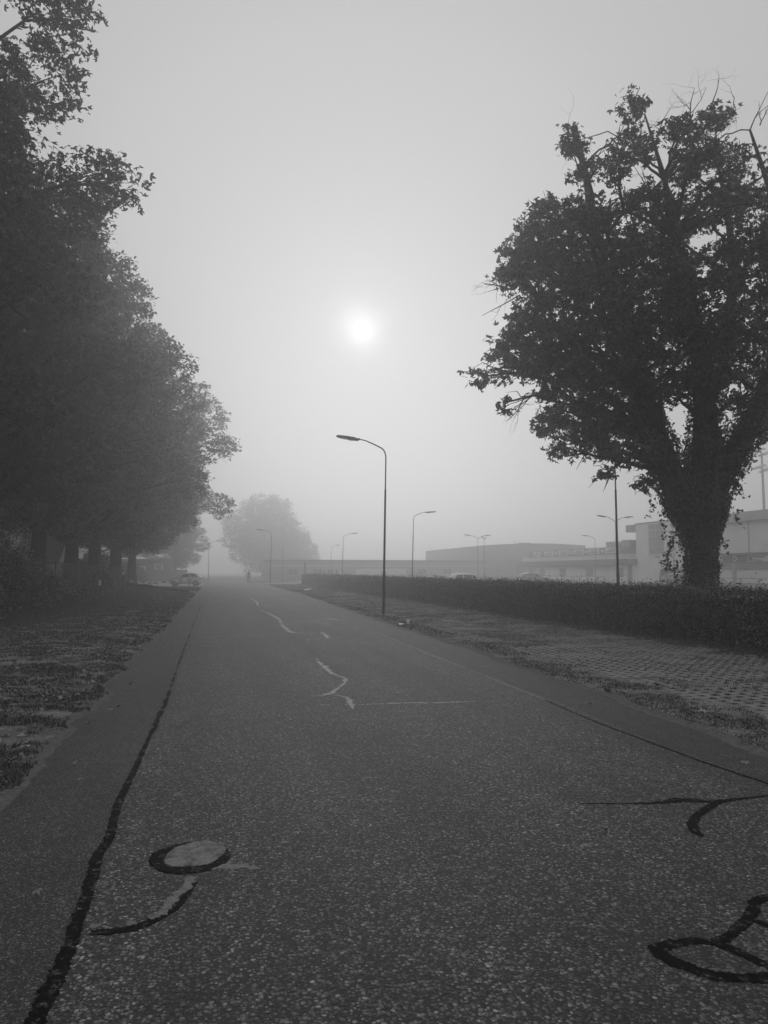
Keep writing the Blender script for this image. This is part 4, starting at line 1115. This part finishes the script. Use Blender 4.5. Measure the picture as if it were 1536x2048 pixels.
# ------------------------------------------------------------------ left shrubs
rs = np.random.default_rng(17)
def shrub(loc, rx, ry, h, n, size, label, seed):
    rng = np.random.default_rng(seed)
    e_ = empty('shrub', loc); tag(e_, label, 'shrub', 'shrubs under the left trees')
    cs, rr = [], []
    for _ in range(n):
        a = rng.random() * 6.283; q = math.sqrt(rng.random())
        x, y = rx * q * math.cos(a), ry * q * math.sin(a)
        hh = h * (1 - .55 * q * q)
        r_ = .35 + .35 * rng.random()
        for z in np.arange(r_ * .7, hh, r_ * 1.3): cs.append((x, y, min(z, hh - r_ * .4))); rr.append(r_)
    P, nn, sz = clump_leaves(cs, rr, 9, .14, 9, size, rng, up=.5, flat=.8, shell=.65)
    P[:, 2] = np.abs(P[:, 2])
    V, F = scatter(small_leaf(), P, nn, sz, rng)
    st = MB()
    for c in cs[::2]:
        st.tube(curve_pts((c[0] * .4, c[1] * .4, -.03), c, .05, 4, rng), [.025, .02, .016, .012, .006], 4, False)
    st.build('stems', M['bark'], e_)
    link('foliage', np_mesh('foliage', V, [F]), M['shrub'], e_)
    return e_
shrub((-8.4, 24.0, 0), 1.7, 3.2, 1.5, 22, .10, 'dense glossy shrub at the left frame edge, nearest of the row', 1)
shrub((-8.6, 29.3, 0), 1.7, 3.0, 3.2, 26, .11, 'tallest dark shrub under the left trees beside the thick trunk', 2)
shrub((-8.0, 33.5, 0), 1.5, 3.6, 1.45, 24, .10, 'broad low glossy shrub in the middle of the left row', 3)
shrub((-7.6, 39.5, 0), 1.1, 3.4, 1.05, 20, .11, 'lower shrub bulging out towards the grass before the wire fence', 4)
shrub((-9.6, 45, 0), 1.3, 4.5, 1.3, 18, .12, 'loose shrub growing through the wire fence', 5)
shrub((-9.5, 55, 0), 1.6, 6, 1.7, 20, .16, 'hazy shrub by the white marker stake near the log', 6)
shrub((-11, 70, 0), 2.2, 6, 2.3, 18, .22, 'pale foggy shrub behind the dashed barrier', 7)

shrub((-12.5, 62, 0), 2.2, 7, 2.9, 26, .24, 'tall hazy shrub mass under the trees behind the wire fence', 8)
shrub((-13.2, 108, 0), 2.6, 8, 3.0, 22, .34, 'palest shrub against the flat roofed house', 11)
shrub((-13.5, 84, 0), 2.4, 9, 3.4, 26, .30, 'pale hedge like shrub behind the small white car', 9)
shrub((-11.5, 47, 0), 1.8, 4, 2.4, 24, .16, 'dark shrub behind the fence between the two near trunks', 10)

# ------------------------------------------------------------------ trees
TREES = 'row of big trees along the left verge'
def generic_tree(name, seed, Hh, crown_r, crown_z0, trunk_r, n_cl, leaf, size, per, m, fork=3.2, cl=(1.3, 2.1), lps=9, spray=.42, skirt=0.2):
    rng = np.random.default_rng(seed)
    e_ = empty(name)
    cz = (Hh + crown_z0) / 2; rz = (Hh - crown_z0) / 2
    cs, rr = [], []
    tries = 0
    while len(cs) < n_cl and tries < 4000:
        tries += 1
        d = unit(rng.normal(size=3)); q = .45 + .6 * rng.random() ** .6
        r_ = cl[0] + (cl[1] - cl[0]) * rng.random()
        lop = 1 + .16 * math.sin(3 * math.atan2(d[1], d[0]) + seed) + .1 * math.sin(5 * math.atan2(d[1], d[0]) + 2 * seed)
        wz = 1.0 if d[2] > 0 else 1.0 + skirt
        c = np.array((d[0] * (crown_r - r_) * q * lop * wz, d[1] * (crown_r - r_) * q * lop * wz, cz + d[2] * (rz - r_ * .8) * q))
        if all(np.linalg.norm((c - k) * np.array((1, 1, 1.2))) > .74 * (r_ + r2) for k, r2 in zip(cs, rr)): cs.append(c); rr.append(r_)
    tr = MB()
    top = Hh * .8
    path = [(0, 0, -.1), (rng.normal() * .05, rng.normal() * .05, .5)] + [(rng.normal() * .12 * z / 4, rng.normal() * .12 * z / 4, z) for z in np.linspace(1.4, top, 8)]
    rad = [trunk_r * 1.45, trunk_r * 1.12] + list(np.linspace(trunk_r, trunk_r * .12, 8))
    tr.tube(path, rad, 12)
    zs = [p[2] for p in path]
    br = MB()
    for c, r_ in zip(cs, rr):
        zf = max(fork, c[2] - np.hypot(c[0], c[1]) * (.55 + .4 * rng.random()) - .6)
        zf = min(zf, top - .3)
        a = np.array([np.interp(zf, zs, [p[0] for p in path]), np.interp(zf, zs, [p[1] for p in path]), zf])
        r0 = min(float(np.interp(zf, zs, rad)) * .55, .16)
        pts = curve_pts(a, c, .1, 5, rng)
        br.tube(pts, list(np.linspace(r0, .025, 6)), 5, False)
        for _ in range(5):
            d = unit(rng.normal(size=3)) * r_ * (.85 + .3 * rng.random())
            br.tube(curve_pts(pts[4], c + d, .05, 3, rng), [.028, .02, .013, .006], 4, False)
    tr.build('trunk', M['bark'], e_, True)
    br.build('branches', M['bark'], e_)
    P, nn, sz = clump_leaves(cs, rr, per, spray, lps, size, rng, shell=.55, up=1.1)
    V, F = scatter(leaf, P, nn, sz, rng)
    link('crown', np_mesh('crown', V, [F]), M[m], e_)
    return e_
maple = generic_tree('maple_tree', 21, 19.5, 6.6, 3.0, .38, 74, maple_leaf(), .155, 3.9, 'maple', fork=2.8, cl=(0.9, 1.7), lps=12, spray=.19)
oakA = generic_tree('oak_tree', 31, 18.5, 7.2, 2.8, .42, 66, oak_leaf(), .21, 3.6, 'oak', fork=3.0, cl=(1.0, 2.0), lps=11, spray=.2)
oakB = generic_tree('oak_tree', 47, 18.5, 7.6, 2.2, .45, 66, oak_leaf(), .22, 3.6, 'oak', fork=2.8, cl=(1.0, 2.2), lps=11, skirt=.3, spray=.2)
def put(src, x, y, rz, s, sz, label, group=TREES, first=False):
    o = src if first else copy_tree(src)
    o.location = (x, y, 0); o.rotation_euler = (0, 0, rz); o.scale = (s, s, sz)
    tag(o, label, 'tree', group)
    return o
put(maple, -10.0, 21, 0.4, 1.02, 1.16, 'near maple on the left whose crown overhangs the frame edge, trunk out of view', first=True)
put(maple, -10.0, 31.5, 2.4, .95, 1.1, 'tree at the left frame edge with thick low fork and bare limb')
put(oakA, -9.6, 42, 1.2, 1.0, 1.2, 'dark tree just right of the frame edge one, its trunk by the shed', first=True)
put(oakB, -9.3, 49.5, 4.0, 1.0, 1.14, 'tree with dark trunk just right of the pale shed gable', first=True)
put(oakA, -9.3, 58, 3.4, 1.12, 1.3, 'tree with trunk behind the white marker plate, crown towards the road')
put(oakB, -9.2, 69, 4.5, 1.2, 1.22, 'hazier tree whose crown reaches farthest over the road')
put(oakA, -9.5, 84, 0.3, 1.15, 1.05, 'pale tree behind the small white car, end of the left row')
bushy = generic_tree('broad_tree', 61, 18.0, 9.2, 0.3, .5, 80, oak_leaf(), .42, 1.1, 'oak', fork=1.2, cl=(1.3, 2.7), lps=9, skirt=.1)
put(bushy, 12.0, 200, 2.2, 1.12, 1.32, 'big rounded tree right of the road end, pale in the fog', 'far trees at the road end', first=True)
put(bushy, 21.5, 205, 2.9, .6, .8, 'lower hazy tree right beside the big rounded one', 'far trees at the road end')
put(oakA, -8, 138, 4.4, .9, .7, 'faint small tree left of the road beyond the lamp', 'far trees at the road end')

# the ivied maple on the right
TY = 17.0
rt = empty('ivied_maple_tree', (0, 0, 0))
base = at(1405, 1180, TY); base[2] = 0
rt.location = base
tag(rt, 'big dark maple with ivy covered forked trunk behind the hedge on the right', 'tree')
rng = np.random.default_rng(77)
B = base
def P2(px, py, dy=0.0): return at(px, py, TY + dy) - B
limbs = [([np.array((0, 0, -.1)), P2(1403, 1150), P2(1403, 1095), P2(1400, 1065), P2(1398, 1035), P2(1396, 1005), P2(1396, 975)], [.42, .33, .3, .42, .6, .68, .5]),
         ([P2(1375, 1020), P2(1345, 960), P2(1318, 890, .3), P2(1288, 800, .4), P2(1262, 700, .6), P2(1225, 590, .8), P2(1195, 470, .9), P2(1170, 330, 1.0), P2(1160, 280, 1.0)], [.45, .37, .33, .27, .2, .15, .1, .05, .02]),
         ([P2(1400, 1010), P2(1408, 930), P2(1412, 850, -.2), P2(1405, 740, -.4), P2(1380, 600, -.5), P2(1345, 470, -.6), P2(1330, 360, -.6), P2(1290, 230, -.6)], [.45, .37, .32, .26, .18, .12, .07, .02]),
         ([P2(1410, 1010), P2(1450, 940), P2(1490, 870, -.3), P2(1530, 790, -.5), P2(1570, 660, -.7), P2(1580, 520, -.7), P2(1540, 380, -.7), P2(1500, 260, -.7)], [.42, .34, .3, .25, .18, .13, .08, .03]),
         ([P2(1412, 800), P2(1445, 700, .8), P2(1470, 560, 1.3), P2(1455, 420, 1.5), P2(1430, 300, 1.5)], [.26, .2, .14, .08, .03])]
tr = MB()
for pts, rad in limbs: tr.tube(pts, rad, 12)
tr.build('trunk', M['bark'], rt, True)
cl_px = [(985, 745, 46), (1008, 800, 26), (970, 742, 34), (1030, 700, 50), (1075, 650, 70), (1040, 640, 30), (1060, 735, 55), (1110, 760, 70), (1120, 690, 80), (1150, 830, 72), (1095, 850, 38), (1130, 915, 36), (1185, 890, 62),
         (1205, 955, 32), (1250, 900, 50), (1200, 800, 80), (1245, 840, 60), (1180, 700, 100), (1290, 700, 100), (1120, 560, 85), (1045, 560, 55), (1018, 545, 30), (1035, 500, 42), (1075, 445, 55), (1085, 500, 70), (1150, 430, 60), (1110, 480, 60),
         (1155, 285, 38), (1135, 300, 20), (1175, 340, 36), (1200, 410, 50), (1200, 500, 90), (1200, 600, 100), (1270, 210, 34), (1260, 260, 32), (1245, 320, 40), (1275, 300, 34), (1230, 345, 30), (1290, 390, 48), (1255, 420, 36),
         (1320, 470, 80), (1280, 520, 80), (1300, 600, 105), (1390, 560, 100), (1365, 265, 45), (1400, 300, 60), (1375, 330, 50), (1345, 400, 40), (1440, 240, 42), (1420, 420, 75), (1460, 330, 55), (1480, 400, 60), (1490, 480, 75), (1510, 560, 85),
         (1400, 660, 95), (1490, 660, 90), (1425, 740, 55), (1350, 770, 40), (1500, 730, 55), (1535, 860, 30), (1345, 790, 34), (1335, 735, 50), (1470, 790, 34), (1455, 750, 42), (1300, 860, 38), (1300, 960, 26), (1275, 800, 50), (1540, 480, 60), (1530, 400, 40),
         (1590, 420, 70), (1620, 540, 95), (1640, 680, 95), (1600, 780, 80), (1570, 320, 55), (1700, 620, 70), (1680, 760, 60), (1590, 640, 90)]
cs, rr = [], []
for px, py, r_ in cl_px:
    half = max(0, 1 - ((px - 1340) / 420) ** 2 - ((py - 600) / 470) ** 2)
    for rep in range(1 if half < .33 and py > 470 else 2):
        dy = (rng.random() - .5) * 2 * 4.2 * math.sqrt(half) * (.5 + .5 * rng.random())
        s = (TY + dy) / TY
        cs.append(P2(px + rng.normal() * 6, py + rng.normal() * 6, dy)); rr.append(max(.2, r_ / FPX * math.hypot(TY, 12.8) * s * .73))
br = MB()
allp = np.array([p for pts, _ in limbs[1:] for p in pts[1:]]); allr = np.array([r_ for _, rad in limbs[1:] for r_ in rad[1:]])
for c, r_ in zip(cs, rr):
    d = np.linalg.norm((allp - c) * np.array((1, 1, 1)), axis=1) + np.where(allp[:, 2] > c[2] - .2, 3, 0)
    k = int(np.argmin(d))
    pts = curve_pts(allp[k], c, .08, 6, rng, .1)
    br.tube(pts, list(np.linspace(min(.09, allr[k] * .6), .02, 7)), 5, False)
    for _ in range(5):
        dd = unit(rng.normal(size=3)) * r_ * (.8 + .45 * rng.random())
        br.tube(curve_pts(pts[5], c + dd, .05, 3, rng, .14), [.02, .015, .01, .005], 4, False)
br.build('branches', M['bark'], rt)
P, nn, sz = clump_leaves(cs, rr, 4.6, .13, 11, .135, rng, up=.6, flat=.5, shell=.35)
V, F = scatter(maple_leaf(), P, nn, sz, rng)
link('crown', np_mesh('crown', V, [F]), M['maple'], rt)
# bare twigs in the crown top and along its edge
tw = MB()
for px, py, dx, dz, ln, dep in ((1160, 350, -.75, .55, 1.7, 2), (1190, 340, .35, .8, 1.0, 2), (1355, 260, .25, 1, 1.6, 3), (1380, 240, .1, 1, 1.3, 3), (1420, 220, .3, .9, 1.3, 2), (1460, 220, .7, .75, 1.5, 2), (1485, 290, .9, .5, 1.0, 1), (1500, 260, .5, .9, 1.8, 2),
                                (1310, 300, .2, .9, 1.2, 3), (1300, 380, .1, 1, 1.2, 3), (1400, 330, .1, 1, 1.4, 3), (1040, 590, -.5, -.8, 1.3, 1), (1060, 570, -1, .15, 1.4, 2), (1010, 575, -.9, .15, .9, 2), (1050, 790, -.5, -.6, 1.0, 3), (1070, 780, -.6, -.9, 1.1, 2), (1500, 400, .8, .6, .9, 1), (1520, 250, .4, .9, 1.2, 2)):
    dead_twig(tw, P2(px, py, rng.normal() * .4), (dx, rng.normal() * .25, dz), ln * .85, .022, dep, rng)
tw.build('bare_twigs', M['bark'], rt)['kind'] = 'stuff'
P, nn, sz = clump_leaves([P2(952, 570), P2(975, 560), P2(990, 575), P2(1290, 985), P2(1310, 1000)], [.2, .2, .16, .2, .2], 60, .07, 5, .12, rng)
# ivy
Pi, Ni = [], []
for (pts, rad), cover in zip(limbs, (1.0, .7, .75, .6, .3)):
    pts = np.array(pts); n = int(5500 * cover * len(pts) / 5)
    t = rng.random(n) * (len(pts) - 1) * cover; i = np.minimum(t.astype(int), len(pts) - 2); f = (t - i)[:, None]
    c = pts[i] * (1 - f) + pts[i + 1] * f; r_ = np.array(rad)[i] * (1 - f[:, 0]) + np.array(rad)[i + 1] * f[:, 0]
    ax = unit(pts[i + 1] - pts[i]); a = rng.normal(size=(n, 3)); d = unit(a - ax * (a * ax).sum(1, keepdims=True))
    lump = fbm(c[:, 2] * 1.6 + d[:, 0] * 1.5, d[:, 1] * 1.5 + c[:, 0], 131, 4)
    depth = (r_ + (.03 + (.2 if len(pts) == 7 else .34) * lump * rng.random(n) ** .7) + np.where(rng.random(n) < .08, .14 * rng.random(n), 0))[:, None]
    Pi.append(c + d * depth); Ni.append(d + rng.normal(size=(n, 3)) * .5)
# hanging strands and a fringe at the foot
for px, py, ln in ((1330, 1040, .9), (1342, 1080, 1.2), (1352, 1120, 1.0), (1470, 960, .5), (1486, 960, .55), (1480, 1020, .4), (1300, 985, .7), (1450, 1080, .4), (1345, 1060, .7), (1362, 1090, .9), (1335, 1100, .6)):
    s0 = P2(px, py, rng.normal() * .3); n = int(60 * ln)
    t = rng.random(n)[:, None]
    Pi.append(s0 + np.concatenate([(.22 * np.sin(t * 4 + px)) * t, .1 * t, -ln * t], 1) + rng.normal(size=(n, 3)) * .05); Ni.append(rng.normal(size=(n, 3)))
n = 1500
a = rng.random(n) * 6.283; q = .4 + .75 * rng.random(n) ** 1.5
Pi.append(np.stack([q * np.cos(a), q * np.sin(a) * .7, np.maximum(.1, 1.35 - (q - .4) * 1.1 + rng.normal(size=n) * .1) * rng.random(n) ** .4], 1)); Ni.append(rng.normal(size=(n, 3)))
Pi, Ni = np.concatenate(Pi), np.concatenate(Ni)
V, F = scatter(ivy_leaf(), Pi, Ni, .085 * (.6 + .8 * rng.random(len(Pi))), rng)
link('ivy', np_mesh('ivy', V, [F]), M['ivy'], rt)

# ------------------------------------------------------------------ fog
hz = MB().box(-720, 720, -210, 720, -1.7, 27.5).build('haze', None)
hm = bpy.data.materials.new('haze'); hm.use_nodes = True
t = hm.node_tree; t.nodes.remove(t.nodes['Principled BSDF'])
pv_ = t.nodes.new('ShaderNodeVolumePrincipled')
pv_.inputs['Color'].default_value = (.95, .95, .95, 1)
pv_.inputs['Density'].default_value = HAZE_DENSITY
pv_.inputs['Density Attribute'].default_value = ''
pv_.inputs['Anisotropy'].default_value = 0.76
t.links.new(pv_.outputs[0], t.nodes['Material Output'].inputs['Volume'])
hm.cycles.homogeneous_volume = True
hz.data.materials.append(hm)
hz['kind'] = 'stuff'
